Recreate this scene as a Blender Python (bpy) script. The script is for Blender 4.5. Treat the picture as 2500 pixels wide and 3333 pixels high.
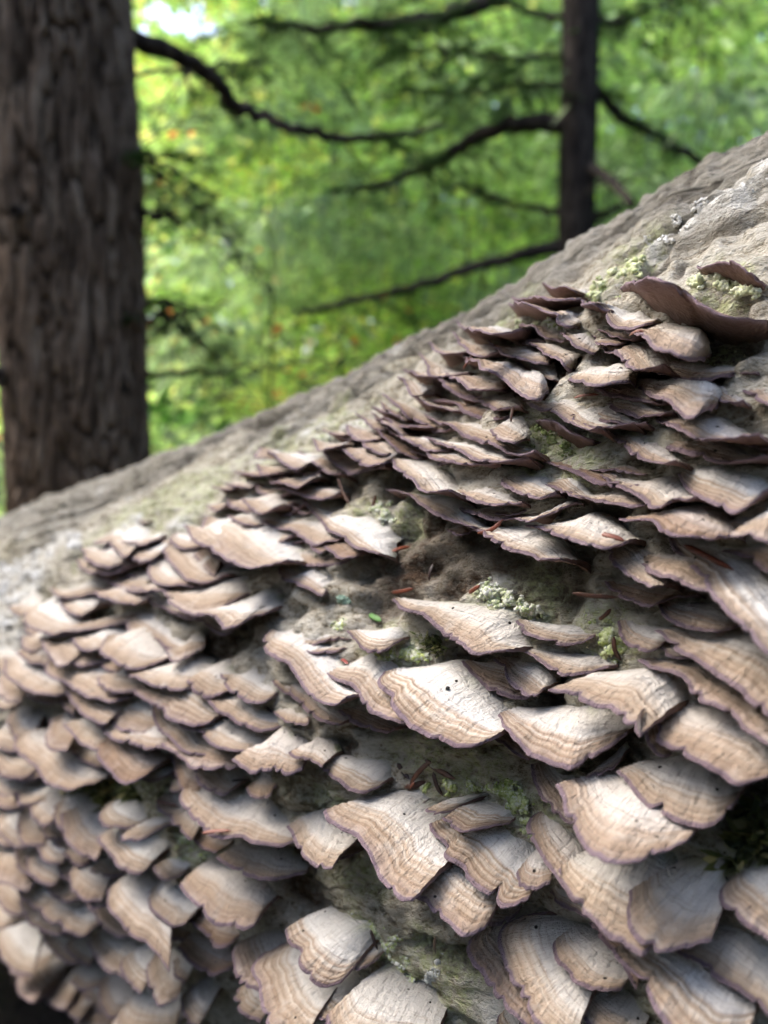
import bpy, math, random
import numpy as np
from mathutils import Vector

# ------------------------------------------------------------------ camera, sky, sun, exposure
for o in list(bpy.data.objects):
    bpy.data.objects.remove(o, do_unlink=True)
sc = bpy.context.scene
COL = sc.collection
PW, PH = 2500.0, 3333.0           # pixel frame the photograph was measured in
FPX = 2504.0                      # focal length in those pixels
PITCH = math.radians(8.0)
CAM = np.array([0.0, 0.0, 0.95])
cam_d = bpy.data.cameras.new("camera")
cam = bpy.data.objects.new("camera", cam_d); COL.objects.link(cam)
cam.location = CAM; cam.rotation_euler = (math.pi / 2 - PITCH, 0, 0)
cam_d.sensor_fit = 'VERTICAL'; cam_d.sensor_height = 36.0; cam_d.sensor_width = 27.0
cam_d.lens = FPX / PH * 36.0
cam_d.clip_start = 0.01; cam_d.clip_end = 400
cam_d.dof.use_dof = True
cam_d.dof.focus_distance = 0.166
cam_d.dof.aperture_fstop = 11.5
sc.camera = cam

SUN_EL, SUN_AZ = math.radians(54), math.radians(-68)     # azimuth measured from +Y (view direction) towards +X
world = bpy.data.worlds.new("World"); sc.world = world; world.use_nodes = True
wn = world.node_tree.nodes; wl = world.node_tree.links
sky = wn.new('ShaderNodeTexSky'); sky.sky_type = 'NISHITA'; sky.sun_disc = False
sky.sun_elevation = SUN_EL; sky.sun_rotation = SUN_AZ
sky.air_density = 1.0; sky.dust_density = 4.0; sky.ozone_density = 1.0
bg = wn['Background']; bg.inputs[1].default_value = 0.15
wl.new(sky.outputs[0], bg.inputs[0])
sun_d = bpy.data.lights.new("sun", 'SUN'); sun = bpy.data.objects.new("sun", sun_d); COL.objects.link(sun)
sun_d.energy = 0.8; sun_d.angle = math.radians(38); sun_d.color = (1.0, 0.985, 0.965)
sdir = Vector((math.sin(SUN_AZ) * math.cos(SUN_EL), math.cos(SUN_AZ) * math.cos(SUN_EL), math.sin(SUN_EL)))
sun.rotation_euler = sdir.to_track_quat('Z', 'Y').to_euler()
sc.view_settings.view_transform = 'Standard'; sc.view_settings.look = 'None'
sc.view_settings.exposure = 1.95; sc.view_settings.gamma = 1.0
sc.view_settings.use_curve_mapping = False
sc.cycles.use_denoising = True
sc.cycles.use_adaptive_sampling = True; sc.cycles.adaptive_threshold = 0.035
sc.cycles.max_bounces = 6; sc.cycles.diffuse_bounces = 3; sc.cycles.glossy_bounces = 2
sc.cycles.transmission_bounces = 3; sc.cycles.transparent_max_bounces = 4
sc.cycles.caustics_reflective = False; sc.cycles.caustics_refractive = False

# ------------------------------------------------------------------ maths helpers
RNG = np.random.default_rng(11)
random.seed(11)
UP = np.array([0., 0., 1.])
FWD = np.array([0., math.cos(PITCH), -math.sin(PITCH)])
CUP = np.array([0., math.sin(PITCH), math.cos(PITCH)])
RIGHT = np.array([1., 0., 0.])
def nrm(v):
    v = np.asarray(v, float); return v / (np.linalg.norm(v, axis=-1, keepdims=True) + 1e-12)
def ray(x, y):
    return nrm((x - PW / 2) / FPX * RIGHT - (y - PH / 2) / FPX * CUP + FWD)
def at_depth(x, y, yd):
    r = ray(x, y); return CAM + r * (yd / r[1])
def project(p):
    q = np.asarray(p) - CAM
    z = q @ FWD
    return np.stack([PW / 2 + FPX * (q @ RIGHT) / z, PH / 2 - FPX * (q @ CUP) / z], -1)
def cam2w(v):
    return v[0] * RIGHT + v[1] * CUP - v[2] * FWD

def _hash(ix, iy, iz, seed):
    n = (ix.astype(np.int64) * 374761393 + iy.astype(np.int64) * 668265263 + iz.astype(np.int64) * 1274126177 + seed * 974634777) & 0xffffffff
    n = ((n ^ (n >> 13)) * 1274126177) & 0xffffffff
    n = ((n ^ (n >> 16)) * 2246822519) & 0xffffffff
    return ((n ^ (n >> 15)) & 0xffffff) / float(0xffffff)
def vnoise(x, y, z=0.0, seed=0):
    x, y, z = np.broadcast_arrays(np.asarray(x, float), np.asarray(y, float), np.asarray(z, float))
    ix, iy, iz = np.floor(x), np.floor(y), np.floor(z)
    fx, fy, fz = x - ix, y - iy, z - iz
    fx, fy, fz = [f * f * f * (f * (f * 6 - 15) + 10) for f in (fx, fy, fz)]
    r = 0
    for dx in (0, 1):
        for dy in (0, 1):
            for dz in (0, 1):
                w = (fx if dx else 1 - fx) * (fy if dy else 1 - fy) * (fz if dz else 1 - fz)
                r = r + w * _hash(ix + dx, iy + dy, iz + dz, seed)
    return r * 2 - 1
def fbm(x, y, z=0.0, seed=0, oct=4, gain=0.5):
    a, f, r = 1.0, 1.0, 0.0
    for i in range(oct):
        r = r + a * vnoise(np.asarray(x) * f, np.asarray(y) * f, np.asarray(z) * f, seed + i * 7)
        a *= gain; f *= 2.03
    return r
def worley(x, y, seed=0):
    """cellular noise: (second nearest - nearest) distance, and the nearest cell's random value."""
    x, y = np.broadcast_arrays(np.asarray(x, float), np.asarray(y, float)); ix, iy = np.floor(x), np.floor(y)
    d1 = np.full(x.shape, 9.0); d2 = np.full(x.shape, 9.0); val = np.zeros(x.shape); zz = np.zeros_like(ix)
    for dx in (-1, 0, 1):
        for dy in (-1, 0, 1):
            cx, cy = ix + dx, iy + dy
            px = cx + 0.1 + 0.8 * _hash(cx, cy, zz, seed); py = cy + 0.1 + 0.8 * _hash(cx, cy, zz + 1, seed)
            d = np.hypot(px - x, py - y); v = _hash(cx, cy, zz + 2, seed)
            near = d < d1
            d2 = np.where(near, d1, np.minimum(d2, d)); val = np.where(near, v, val); d1 = np.where(near, d, d1)
    return d2 - d1, val
def sstep(a, b, x):
    t = np.clip((x - a) / (b - a), 0, 1); return t * t * (3 - 2 * t)

# ------------------------------------------------------------------ object helpers
def mesh_np(name, v, faces, mat=None, smooth=True, attrs=None):
    me = bpy.data.meshes.new(name)
    v = np.ascontiguousarray(v, dtype=np.float32)
    faces = np.asarray(faces, dtype=np.int32)
    k = faces.shape[1]; m = len(faces)
    me.vertices.add(len(v)); me.vertices.foreach_set('co', v.ravel())
    me.loops.add(m * k); me.loops.foreach_set('vertex_index', faces.ravel())
    me.polygons.add(m); me.polygons.foreach_set('loop_start', np.arange(0, m * k, k, dtype=np.int32))
    me.update(calc_edges=True)
    me.polygons.foreach_set('use_smooth', np.full(m, smooth))
    for an, arr in (attrs or {}).items():
        a = me.attributes.new(an, 'FLOAT_COLOR', 'POINT')
        a.data.foreach_set('color', np.ascontiguousarray(arr, dtype=np.float32).ravel())
    if mat: me.materials.append(mat)
    me.validate()
    return me
def obj(name, me, loc=(0, 0, 0), parent=None):
    o = bpy.data.objects.new(name, me); COL.objects.link(o); o.location = loc
    if parent is not None: o.parent = parent
    return o
def tag(o, label=None, cat=None, group=None, kind=None):
    if label: o['label'] = label
    if cat: o['category'] = cat
    if group: o['group'] = group
    if kind: o['kind'] = kind
    return o
def empty(name, loc):
    o = bpy.data.objects.new(name, None); COL.objects.link(o); o.location = loc; o.empty_display_size = 0.05; return o
def grid_faces(n, m, wrap=False):
    """n rows by m columns of vertices; wrap closes the columns."""
    i, j = np.meshgrid(np.arange(n - 1), np.arange(m if wrap else m - 1), indexing='ij')
    j2 = (j + 1) % m
    return np.stack([i * m + j, i * m + j2, (i + 1) * m + j2, (i + 1) * m + j], -1).reshape(-1, 4)
def catmull(pts, n):
    P = np.asarray(pts, float)
    P = np.vstack([2 * P[0] - P[1], P, 2 * P[-1] - P[-2]])
    out = []
    for i in range(1, len(P) - 2):
        t = np.linspace(0, 1, 14, endpoint=False)[:, None]
        p0, p1, p2, p3 = P[i - 1:i + 3]
        out.append(0.5 * ((2 * p1) + (p2 - p0) * t + (2 * p0 - 5 * p1 + 4 * p2 - p3) * t ** 2 + (3 * p1 - p0 - 3 * p2 + p3) * t ** 3))
    out.append(P[-2:-1]); C = np.vstack(out)
    d = np.r_[0, np.cumsum(np.linalg.norm(np.diff(C, axis=0), axis=1))]
    s = np.linspace(0, d[-1], n)
    return np.stack([np.interp(s, d, C[:, k]) for k in range(C.shape[1])], -1)
def tube_np(path, radii, nseg=8, bump=0.0, seed=0, cap=True):
    P = np.asarray(path, float); n = len(P); radii = np.broadcast_to(np.asarray(radii, float), (n,))
    T = nrm(np.gradient(P, axis=0))
    ref = np.array([0.13, 0.31, 0.94]); 
    if abs(T[0] @ ref) > 0.9: ref = np.array([1., 0, 0])
    A = nrm(np.cross(T, ref)); B = np.cross(T, A)
    th = np.linspace(0, 2 * math.pi, nseg, endpoint=False)
    rr = radii[:, None] * (1 + bump * vnoise(np.arange(n)[:, None] * 0.7, np.cos(th)[None] * 2, np.sin(th)[None] * 2 + seed, seed))
    V = P[:, None] + rr[..., None] * (np.cos(th)[None, :, None] * A[:, None] + np.sin(th)[None, :, None] * B[:, None])
    V = V.reshape(-1, 3); F = grid_faces(n, nseg, True)
    if cap:
        c0, c1 = len(V), len(V) + 1
        V = np.vstack([V, P[0], P[-1]])
        j = np.arange(nseg); j2 = (j + 1) % nseg
        F = np.vstack([F, np.stack([np.full(nseg, c0), j2, j, j], -1)[:, [0, 1, 2, 2]] * 1,
                       np.stack([np.full(nseg, c1), (n - 1) * nseg + j, (n - 1) * nseg + j2, (n - 1) * nseg + j2], -1)])
    return V, F
def quads_to_mesh_parts(VF):
    Vs, Fs, off = [], [], 0
    for V, F in VF:
        Vs.append(V); Fs.append(F + off); off += len(V)
    return np.vstack(Vs), np.vstack(Fs)

# ------------------------------------------------------------------ material helpers
class NT:
    def __init__(s, name):
        s.m = bpy.data.materials.new(name); s.m.use_nodes = True
        s.t = s.m.node_tree; s.n = s.t.nodes; s.b = s.n['Principled BSDF']; s.out = s.n['Material Output']
    def add(s, typ, **kw):
        n = s.n.new(typ)
        for k, v in kw.items(): setattr(n, k, v)
        return n
    def link(s, a, b): s.t.links.new(a, b)
    def set(s, sock, v):
        if hasattr(v, 'is_output') or hasattr(v, 'links'): s.link(v, sock)
        else: sock.default_value = v
    def math(s, op, a, b=0.0, c=0.0, clamp=False):
        n = s.add('ShaderNodeMath', operation=op); n.use_clamp = clamp
        for i, v in enumerate((a, b, c)):
            s.set(n.inputs[i], v)
        return n.outputs[0]
    def noise(s, vec, scale, detail=3, rough=0.55, dist=0.0):
        n = s.add('ShaderNodeTexNoise'); n.inputs['Scale'].default_value = scale
        n.inputs['Detail'].default_value = detail; n.inputs['Roughness'].default_value = rough; n.inputs['Distortion'].default_value = dist
        if vec is not None: s.link(vec, n.inputs['Vector'])
        return n.outputs[0]
    def vor(s, vec, scale, feature='F1', rnd=1.0):
        n = s.add('ShaderNodeTexVoronoi', feature=feature); n.inputs['Scale'].default_value = scale; n.inputs['Randomness'].default_value = rnd
        s.link(vec, n.inputs['Vector']); return n.outputs['Distance']
    def ramp(s, fac, stops, interp='LINEAR'):
        n = s.add('ShaderNodeValToRGB'); cr = n.color_ramp; cr.interpolation = interp
        while len(cr.elements) < len(stops): cr.elements.new(0.5)
        for e, (p, c) in zip(cr.elements, stops):
            e.position = p; e.color = (*c, 1) if len(c) == 3 else c
        s.link(fac, n.inputs[0]); return n.outputs[0]
    def gray(s, fac, a, b):
        return s.ramp(fac, [(a, (0, 0, 0)), (b, (1, 1, 1))])
    def mix(s, fac, a, b, blend='MIX'):
        n = s.add('ShaderNodeMix', data_type='RGBA', blend_type=blend)
        s.set(n.inputs[0], fac)
        for sock, v in ((n.inputs[6], a), (n.inputs[7], b)):
            if isinstance(v, tuple): sock.default_value = (*v, 1)
            else: s.link(v, sock)
        return n.outputs[2]
    def comb(s, x, y, z):
        n = s.add('ShaderNodeCombineXYZ')
        for i, v in enumerate((x, y, z)): s.set(n.inputs[i], v)
        return n.outputs[0]
    def bump(s, h, strength, dist, normal=None):
        n = s.add('ShaderNodeBump'); n.inputs['Strength'].default_value = strength; n.inputs['Distance'].default_value = dist
        s.link(h, n.inputs['Height'])
        if normal: s.link(normal, n.inputs['Normal'])
        return n.outputs[0]
    def objco(s): return s.add('ShaderNodeTexCoord').outputs['Object']
    def geo(s): return s.add('ShaderNodeNewGeometry').outputs['Position']
    def attr(s, name):
        a = s.add('ShaderNodeAttribute'); a.attribute_name = name
        sp = s.add('ShaderNodeSeparateColor'); s.link(a.outputs['Color'], sp.inputs[0])
        return sp.outputs[0], sp.outputs[1], sp.outputs[2], a.outputs['Alpha'], a.outputs['Color']
    def mapv(s, vec, scale):
        n = s.add('ShaderNodeVectorMath', operation='MULTIPLY'); s.link(vec, n.inputs[0]); n.inputs[1].default_value = scale
        return n.outputs[0]
    def done(s, color, rough, normal=None, spec=0.3):
        s.set(s.b.inputs['Base Color'], (*color, 1) if isinstance(color, tuple) else color)
        s.set(s.b.inputs['Roughness'], rough); s.b.inputs['Specular IOR Level'].default_value = spec
        if normal: s.link(normal, s.b.inputs['Normal'])
        return s.m

def mat_cap():
    k = NT('bracket_cap')
    t, smm, rnd, tone, _ = k.attr('data')
    smm = k.math('MULTIPLY', smm, 100.0)
    P = k.objco()
    rz = k.math('MULTIPLY', rnd, 37.0)
    wob = k.noise(k.comb(k.math('MULTIPLY', smm, 0.13), k.math('MULTIPLY', t, 0.8), rz), 1.0, 2)
    w2 = k.math('MULTIPLY', k.math('SUBTRACT', wob, 0.5), 0.085)
    inner = k.math('SUBTRACT', 1.0, sstep_node(k, t, 0.9, 0.985))
    t2 = k.math('ADD', t, k.math('MULTIPLY', inner, k.math('ADD', w2, k.math('MULTIPLY', k.math('SUBTRACT', rnd, 0.5), 0.20))))
    dm, lmm, _, _, _ = k.attr('edge')
    A = k.ramp(t2, [(0.0, (.36, .35, .31)), (.25, (.55, .53, .49)), (.57, (.64, .62, .58)), (.62, (.37, .285, .215)), (.645, (.58, .53, .455)), (.70, (.35, .26, .185)),
                    (.73, (.56, .495, .415)), (.79, (.27, .195, .135)), (.82, (.42, .345, .27)), (.875, (.22, .152, .105)), (.905, (.39, .31, .24)), (.95, (.20, .14, .11)), (1.0, (.36, .29, .25))])
    Bc = k.ramp(t2, [(0.0, (.38, .37, .34)), (.30, (.59, .575, .54)), (.64, (.65, .63, .59)), (.70, (.52, .46, .39)), (.735, (.35, .265, .205)), (.765, (.57, .515, .44)), (.815, (.35, .265, .20)),
                    (.855, (.45, .37, .29)), (.90, (.25, .178, .128)), (.93, (.41, .34, .28)), (.96, (.25, .18, .14)), (1.0, (.38, .32, .28))])
    Cc = k.ramp(t2, [(0.0, (.33, .31, .27)), (.35, (.50, .465, .41)), (.60, (.55, .51, .45)), (.72, (.44, .36, .28)), (.83, (.37, .29, .215)), (.9, (.33, .25, .185)), (1.0, (.40, .33, .28))])
    sel = k.gray(k.noise(k.comb(rz, 3.3, 0.0), 1.7, 0), 0.42, 0.58)
    c = k.mix(sel, A, Bc)
    c = k.mix(k.math('MULTIPLY', k.gray(k.noise(k.comb(rz, 8.1, 0.0), 2.1, 0), 0.40, 0.62), 0.85), c, Cc)
    # fine concentric lines
    rings = k.noise(k.comb(k.math('MULTIPLY', smm, 0.06), k.math('MULTIPLY', t2, 30.0), rz), 1.0, 3, 0.6)
    c = k.mix(k.math('MULTIPLY', k.math('MULTIPLY', k.gray(rings, 0.52, 0.68), 0.60), sstep_node(k, t, 0.40, 0.72)), c, (.21, .145, .095))
    # radial fibres and mottling
    fib = k.noise(k.comb(k.math('MULTIPLY', smm, 1.8), k.math('MULTIPLY', t, 5.0), rz), 1.0, 3, 0.6)
    c = k.mix(k.math('MULTIPLY', k.gray(fib, 0.50, 0.75), 0.45), c, (.17, .135, .10))
    mot = k.noise(P, 180.0, 4, 0.65)
    c = k.mix(k.math('MULTIPLY', k.gray(mot, 0.55, 0.8), 0.35), c, (.70, .68, .64))
    c = k.mix(k.math('MULTIPLY', k.gray(k.noise(P, 90.0, 3), 0.55, 0.85), 0.22), c, (.24, .20, .15))
    # overall tone of this one, algae at the base, black specks
    c = k.mix(tone, c, k.mix(1.0, c, (.62, .52, .47), 'MULTIPLY'))
    gr = k.math('MULTIPLY', k.math('SUBTRACT', 1.0, sstep_node(k, t, 0.06, 0.40)), k.gray(k.noise(k.comb(k.math('MULTIPLY', smm, 0.12), t, rz), 1.3, 3), 0.5, 0.72))
    c = k.mix(k.math('MULTIPLY', gr, 0.7), c, (.30, .36, .13))
    pe = k.math('ADD', dm, k.math('MULTIPLY', k.math('SUBTRACT', k.noise(k.comb(k.math('MULTIPLY', smm, 0.6), rz, 0.0), 1.0, 2), 0.5), 0.7))
    pur = k.math('SUBTRACT', 1.0, sstep_node(k, pe, 0.45, 0.95))
    pur = k.math('MULTIPLY', pur, sstep_node(k, lmm, 1.5, 5.0))
    c = k.mix(k.math('MULTIPLY', pur, 0.9), c, k.mix(k.gray(rings, .3, .7), (.115, .078, .098), (.20, .15, .175)))
    sp = k.math('LESS_THAN', k.vor(P, 330.0), 0.13)
    sp = k.math('MULTIPLY', sp, k.math('GREATER_THAN', k.noise(P, 60.0, 2), 0.60))
    c = k.mix(sp, c, (.03, .025, .02))
    hs = k.add('ShaderNodeHueSaturation'); hs.inputs['Saturation'].default_value = 1.02; hs.inputs['Value'].default_value = 1.0; k.link(c, hs.inputs['Color']); c = hs.outputs[0]
    h = k.math('ADD', k.math('MULTIPLY', fib, 0.5), k.math('MULTIPLY', rings, 0.6))
    h = k.math('ADD', h, k.math('MULTIPLY', k.noise(P, 900.0, 3, 0.7), 0.5))
    h = k.math('ADD', h, k.math('MULTIPLY', mot, 0.35))
    wr = k.noise(k.comb(k.math('MULTIPLY', smm, 0.75), k.math('MULTIPLY', t, 16.0), rz), 1.0, 4, 0.65)
    h = k.math('ADD', h, k.math('MULTIPLY', wr, 0.8))
    c = k.mix(k.math('MULTIPLY', k.gray(wr, 0.55, 0.75), 0.14), c, (.20, .155, .115))
    return k.done(c, 0.88, k.bump(h, 0.85, 0.0014), 0.12)
def sstep_node(k, v, a, b):
    n = k.add('ShaderNodeMapRange', interpolation_type='SMOOTHSTEP'); k.set(n.inputs[0], v)
    n.inputs[1].default_value = a; n.inputs[2].default_value = b
    return n.outputs[0]
def mat_pore():
    k = NT('bracket_underside')
    t, smm, rnd, tone, _ = k.attr('data')
    P = k.objco()
    c = k.ramp(t, [(0, (.13, .085, .06)), (.6, (.20, .125, .10)), (.88, (.24, .155, .145)), (1.0, (.30, .22, .25))])
    n = k.noise(P, 700.0, 3, 0.6)
    c = k.mix(k.math('MULTIPLY', k.gray(n, 0.4, 0.75), 0.45), c, (.09, .055, .05))
    v = k.vor(P, 1100.0)
    return k.done(c, 0.85, k.bump(k.math('ADD', v, n), 0.5, 0.0004), 0.15)
def mat_log():
    k = NT('log_surface')
    green, dark, white, bark, _ = k.attr('mask')
    gx, gy, gz, fis, gcol = k.attr('lco')           # (along, around, height) in metres
    vec = k.comb(gx, gy, gz)
    fine = k.noise(k.mapv(vec, (330, 520, 500)), 1.0, 5, 0.72)
    gran = k.noise(k.mapv(vec, (1000, 1300, 1200)), 1.0, 3, 0.7)
    mid = k.noise(k.mapv(vec, (60, 110, 100)), 1.0, 5, 0.65)
    big = k.noise(vec, 16.0, 4, 0.62)
    grain = k.noise(k.mapv(vec, (34, 460, 300)), 1.0, 5, 0.68, 0.5)
    mixn = k.math('ADD', k.math('ADD', k.math('MULTIPLY', fine, 0.62), k.math('MULTIPLY', mid, 0.30)), k.math('MULTIPLY', gran, 0.22))
    c = k.ramp(mixn, [(.40, (.05, .038, .026)), (.465, (.19, .155, .11)), (.51, (.38, .335, .255)), (.565, (.53, .49, .40)), (.68, (.68, .65, .57))])
    c = k.mix(k.math('MULTIPLY', k.gray(big, .50, .68), 0.5), c, k.mix(1.0, c, (.62, .62, .42), 'MULTIPLY'))
    c = k.mix(k.math('MULTIPLY', k.gray(grain, .56, .70), 0.45), c, (.10, .08, .055))
    # old grey bark along the crest
    bc = k.ramp(grain, [(.34, (.04, .035, .03)), (.48, (.17, .158, .135)), (.62, (.37, .35, .31))])
    c = k.mix(k.math('MULTIPLY', bark, 0.85), c, k.mix(k.gray(mid, .35, .65), bc, (.30, .285, .245)))
    # rot stains, with the shade of hollows and gaps painted in dark
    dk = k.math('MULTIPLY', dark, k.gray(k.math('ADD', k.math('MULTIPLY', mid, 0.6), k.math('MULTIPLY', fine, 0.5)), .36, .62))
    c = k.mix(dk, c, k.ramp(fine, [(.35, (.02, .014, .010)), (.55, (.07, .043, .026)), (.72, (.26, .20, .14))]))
    # green algae, white crust
    gn = k.gray(k.noise(k.mapv(vec, (420, 420, 420)), 1.0, 5, 0.75), .40, .58)
    c = k.mix(k.math('MULTIPLY', k.math('MULTIPLY', green, gn), 0.92), c, k.ramp(fine, [(.34, (.33, .36, .16)), (.5, (.52, .55, .31)), (.66, (.68, .70, .52))]))
    wn_ = k.gray(k.noise(k.mapv(vec, (190, 230, 230)), 1.0, 4, 0.65), .38, .58)
    c = k.mix(k.math('MULTIPLY', white, wn_), c, (.70, .69, .64))
    # dark fissures
    v = k.add('ShaderNodeTexVoronoi', feature='DISTANCE_TO_EDGE'); v.inputs['Scale'].default_value = 1.0
    k.link(k.mapv(vec, (48, 120, 110)), v.inputs['Vector'])
    crack = k.math('MULTIPLY', k.math('SUBTRACT', 1.0, k.gray(v.outputs['Distance'], 0.0, 0.09)), k.gray(big, .46, .62))
    c = k.mix(k.math('MULTIPLY', crack, 0.6), c, (.05, .038, .028))
    c = k.mix(k.math('MULTIPLY', fis, 0.85), c, (.035, .027, .02))
    h = k.math('ADD', k.math('ADD', k.math('MULTIPLY', fine, 1.0), k.math('MULTIPLY', gran, 0.45)), k.math('MULTIPLY', grain, 0.6))
    h = k.math('SUBTRACT', h, k.math('MULTIPLY', crack, 0.5))
    return k.done(c, 0.93, k.bump(h, 1.0, 0.0034), 0.15)
def mat_attrcol(name, rough=0.8, bumpscale=0, bumpd=0.001, spec=0.3, var=0.0, vscale=50):
    k = NT(name)
    r, g, b, a, colr = k.attr('col')
    c = colr
    if var:
        c = k.mix(k.math('MULTIPLY', k.gray(k.noise(k.objco(), vscale, 4, 0.65), .35, .7), var), colr, (.02, .015, .01))
    nm = k.bump(k.noise(k.objco(), bumpscale, 4, 0.65), 0.7, bumpd) if bumpscale else None
    return k.done(c, rough, nm, spec)
def mat_leaf(name, trans=0.5, rough=0.45, gain=(4.3, 3.8, 3.6)):  # default gain puts extra sunlit brightness into the transmitted leaf colour
    k = NT(name)
    r, g, b, a, colr = k.attr('col')
    tr = k.add('ShaderNodeBsdfTranslucent'); mx = k.add('ShaderNodeMixShader'); mx.inputs[0].default_value = trans
    br = k.mix(1.0, colr, gain, 'MULTIPLY')
    k.link(br, tr.inputs[0])
    k.done(colr, rough, None, 0.35)
    k.link(k.b.outputs[0], mx.inputs[1]); k.link(tr.outputs[0], mx.inputs[2]); k.link(mx.outputs[0], k.out.inputs[0])
    return k.m
def mat_bark(name, c0, c1, c2, sx=1.0):
    k = NT(name)
    P = k.objco()
    n = k.noise(k.mapv(P, (55 * sx, 55 * sx, 9 * sx)), 1.0, 5, 0.65)
    f = k.noise(P, 120 * sx, 4, 0.65)
    hgt, _, _, _, _ = k.attr('ridge')
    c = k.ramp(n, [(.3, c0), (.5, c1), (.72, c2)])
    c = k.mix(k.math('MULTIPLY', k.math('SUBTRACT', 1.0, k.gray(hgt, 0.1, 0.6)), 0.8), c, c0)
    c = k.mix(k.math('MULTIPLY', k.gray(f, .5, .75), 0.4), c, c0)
    return k.done(c, 0.92, k.bump(k.math('ADD', n, f), 0.9, 0.006 / sx), 0.15)
def mat_ground():
    k = NT('forest_floor')
    P = k.geo()
    n = k.noise(P, 22.0, 5, 0.7); v = k.vor(P, 35.0)
    c = k.ramp(n, [(.3, (.008, .007, .006)), (.55, (.022, .018, .013)), (.75, (.06, .045, .03))])
    g = k.gray(k.noise(P, 1.3, 3), .5, .7)
    c = k.mix(k.math('MULTIPLY', g, 0.5), c, (.03, .05, .015))
    return k.done(c, 0.95, k.bump(k.math('ADD', n, v), 0.8, 0.02), 0.15)
M = dict(cap=mat_cap(), pore=mat_pore(), log=mat_log(), lichen=mat_attrcol('lichen_crust', 0.9, 1500, 0.0006, 0.1, 0.15, 900),
         needle=mat_attrcol('dry_needle', 0.4, 1200, 0.0003, 0.4, 0.35, 700), leaf=mat_leaf('broad_leaf', 0.6), hemlock=mat_leaf('hemlock_needle', 0.25, 0.5, (1.0, 1.0, 0.8)),
         bark=mat_bark('hemlock_bark', (.030, .020, .013), (.155, .108, .074), (.31, .245, .18)),
         bark2=mat_bark('dark_bark', (.014, .011, .009), (.045, .035, .028), (.10, .082, .065)),
         ground=mat_ground(), dull=mat_leaf('darkened_leaf', 0.12, 0.6, (.8, .8, .7)))  # last leaf darkened for the unseen wood, so it throws little green light

# ------------------------------------------------------------------ ground and the wood behind
def build_ground():
    n = 90
    a = np.linspace(-1, 1, n); g = np.sign(a) * (np.abs(a) ** 2.2) * 150
    X, Y = np.meshgrid(g, g + 5, indexing='ij')
    r = np.hypot(X, Y)
    Z = 0.10 * fbm(X * 0.5, Y * 0.5, seed=61, oct=3) + 0.035 * np.clip(Y - 4, 0, 60) + 0.03 * fbm(X * 4, Y * 4, seed=63, oct=2)
    o = obj('ground', mesh_np('ground', np.stack([X, Y, Z], -1).reshape(-1, 3), grid_faces(n, n), M['ground']))
    o['kind'] = 'structure'
build_ground()
def gz(x, y): return float(0.10 * fbm(x * 0.5, y * 0.5, seed=61, oct=3) + 0.035 * np.clip(y - 4, 0, 60))

def leaf_mesh(centers, dirs, normals, length, width, cols, fold=0.25, simple=True):
    """broad leaves: six-cornered blades folded a little along the midrib; one mesh of many."""
    n = len(centers)
    d = nrm(dirs); s = nrm(np.cross(d, normals)); nn = np.cross(s, d)
    L = length[:, None]; Wd = width[:, None]
    b = centers; tip = b + d * L
    if simple:
        m1 = b + d * L * 0.48
        v = np.stack([b, m1 - s * Wd * 0.55 + nn * Wd * fold, tip, m1 + s * Wd * 0.55 + nn * Wd * fold], 1)
        f = np.arange(n)[:, None] * 4 + np.array([[0, 1, 2, 3]])
        return v.reshape(-1, 3), f, np.repeat(np.concatenate([cols, np.ones((n, 1))], 1)[:, None], 4, 1).reshape(-1, 4)
    m1 = b + d * L * 0.35; m2 = b + d * L * 0.7
    v = np.stack([b, m1 - s * Wd * 0.5 + nn * Wd * fold, m2 - s * Wd * 0.38 + nn * Wd * fold, tip, m2 + s * Wd * 0.38 + nn * Wd * fold, m1 + s * Wd * 0.5 + nn * Wd * fold], 1)
    i = np.arange(n)[:, None] * 6
    f = np.concatenate([i + np.array([[0, 1, 2, 3]]), i + np.array([[0, 3, 4, 5]])], 0)
    c = np.repeat(np.concatenate([cols, np.ones((n, 1))], 1)[:, None], 6, 1).reshape(-1, 4)
    return v.reshape(-1, 3), f, c
PAL = dict(
    gold=np.array([[.14, .225, .055], [.11, .19, .05], [.18, .255, .065], [.085, .15, .045], [.24, .265, .075]]),
    fresh=np.array([[.11, .18, .05], [.14, .22, .06], [.17, .25, .07], [.08, .14, .04]]),
    cool=np.array([[.09, .14, .075], [.12, .18, .095], [.15, .22, .12], [.06, .10, .05]]),
    deep=np.array([[.03, .075, .018], [.045, .10, .02], [.06, .13, .02]]))
for _k in PAL: PAL[_k] = PAL[_k] * 1.6
PAL['deep'] = PAL['deep'] * 1.5
for _k in PAL: PAL[_k] = PAL[_k] * .86 + PAL[_k].mean(1, keepdims=True) * .14
def in_gap(p):
    """openings in the canopy: directions from the clearing in which no leaves hang."""
    q = project(p)
    g = np.zeros(len(p), bool)
    for (x, y, rx, ry) in GAPS:
        g |= ((q[:, 0] - x) / rx) ** 2 + ((q[:, 1] - y) / ry) ** 2 < 1
    return g
GAPS = []
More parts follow.
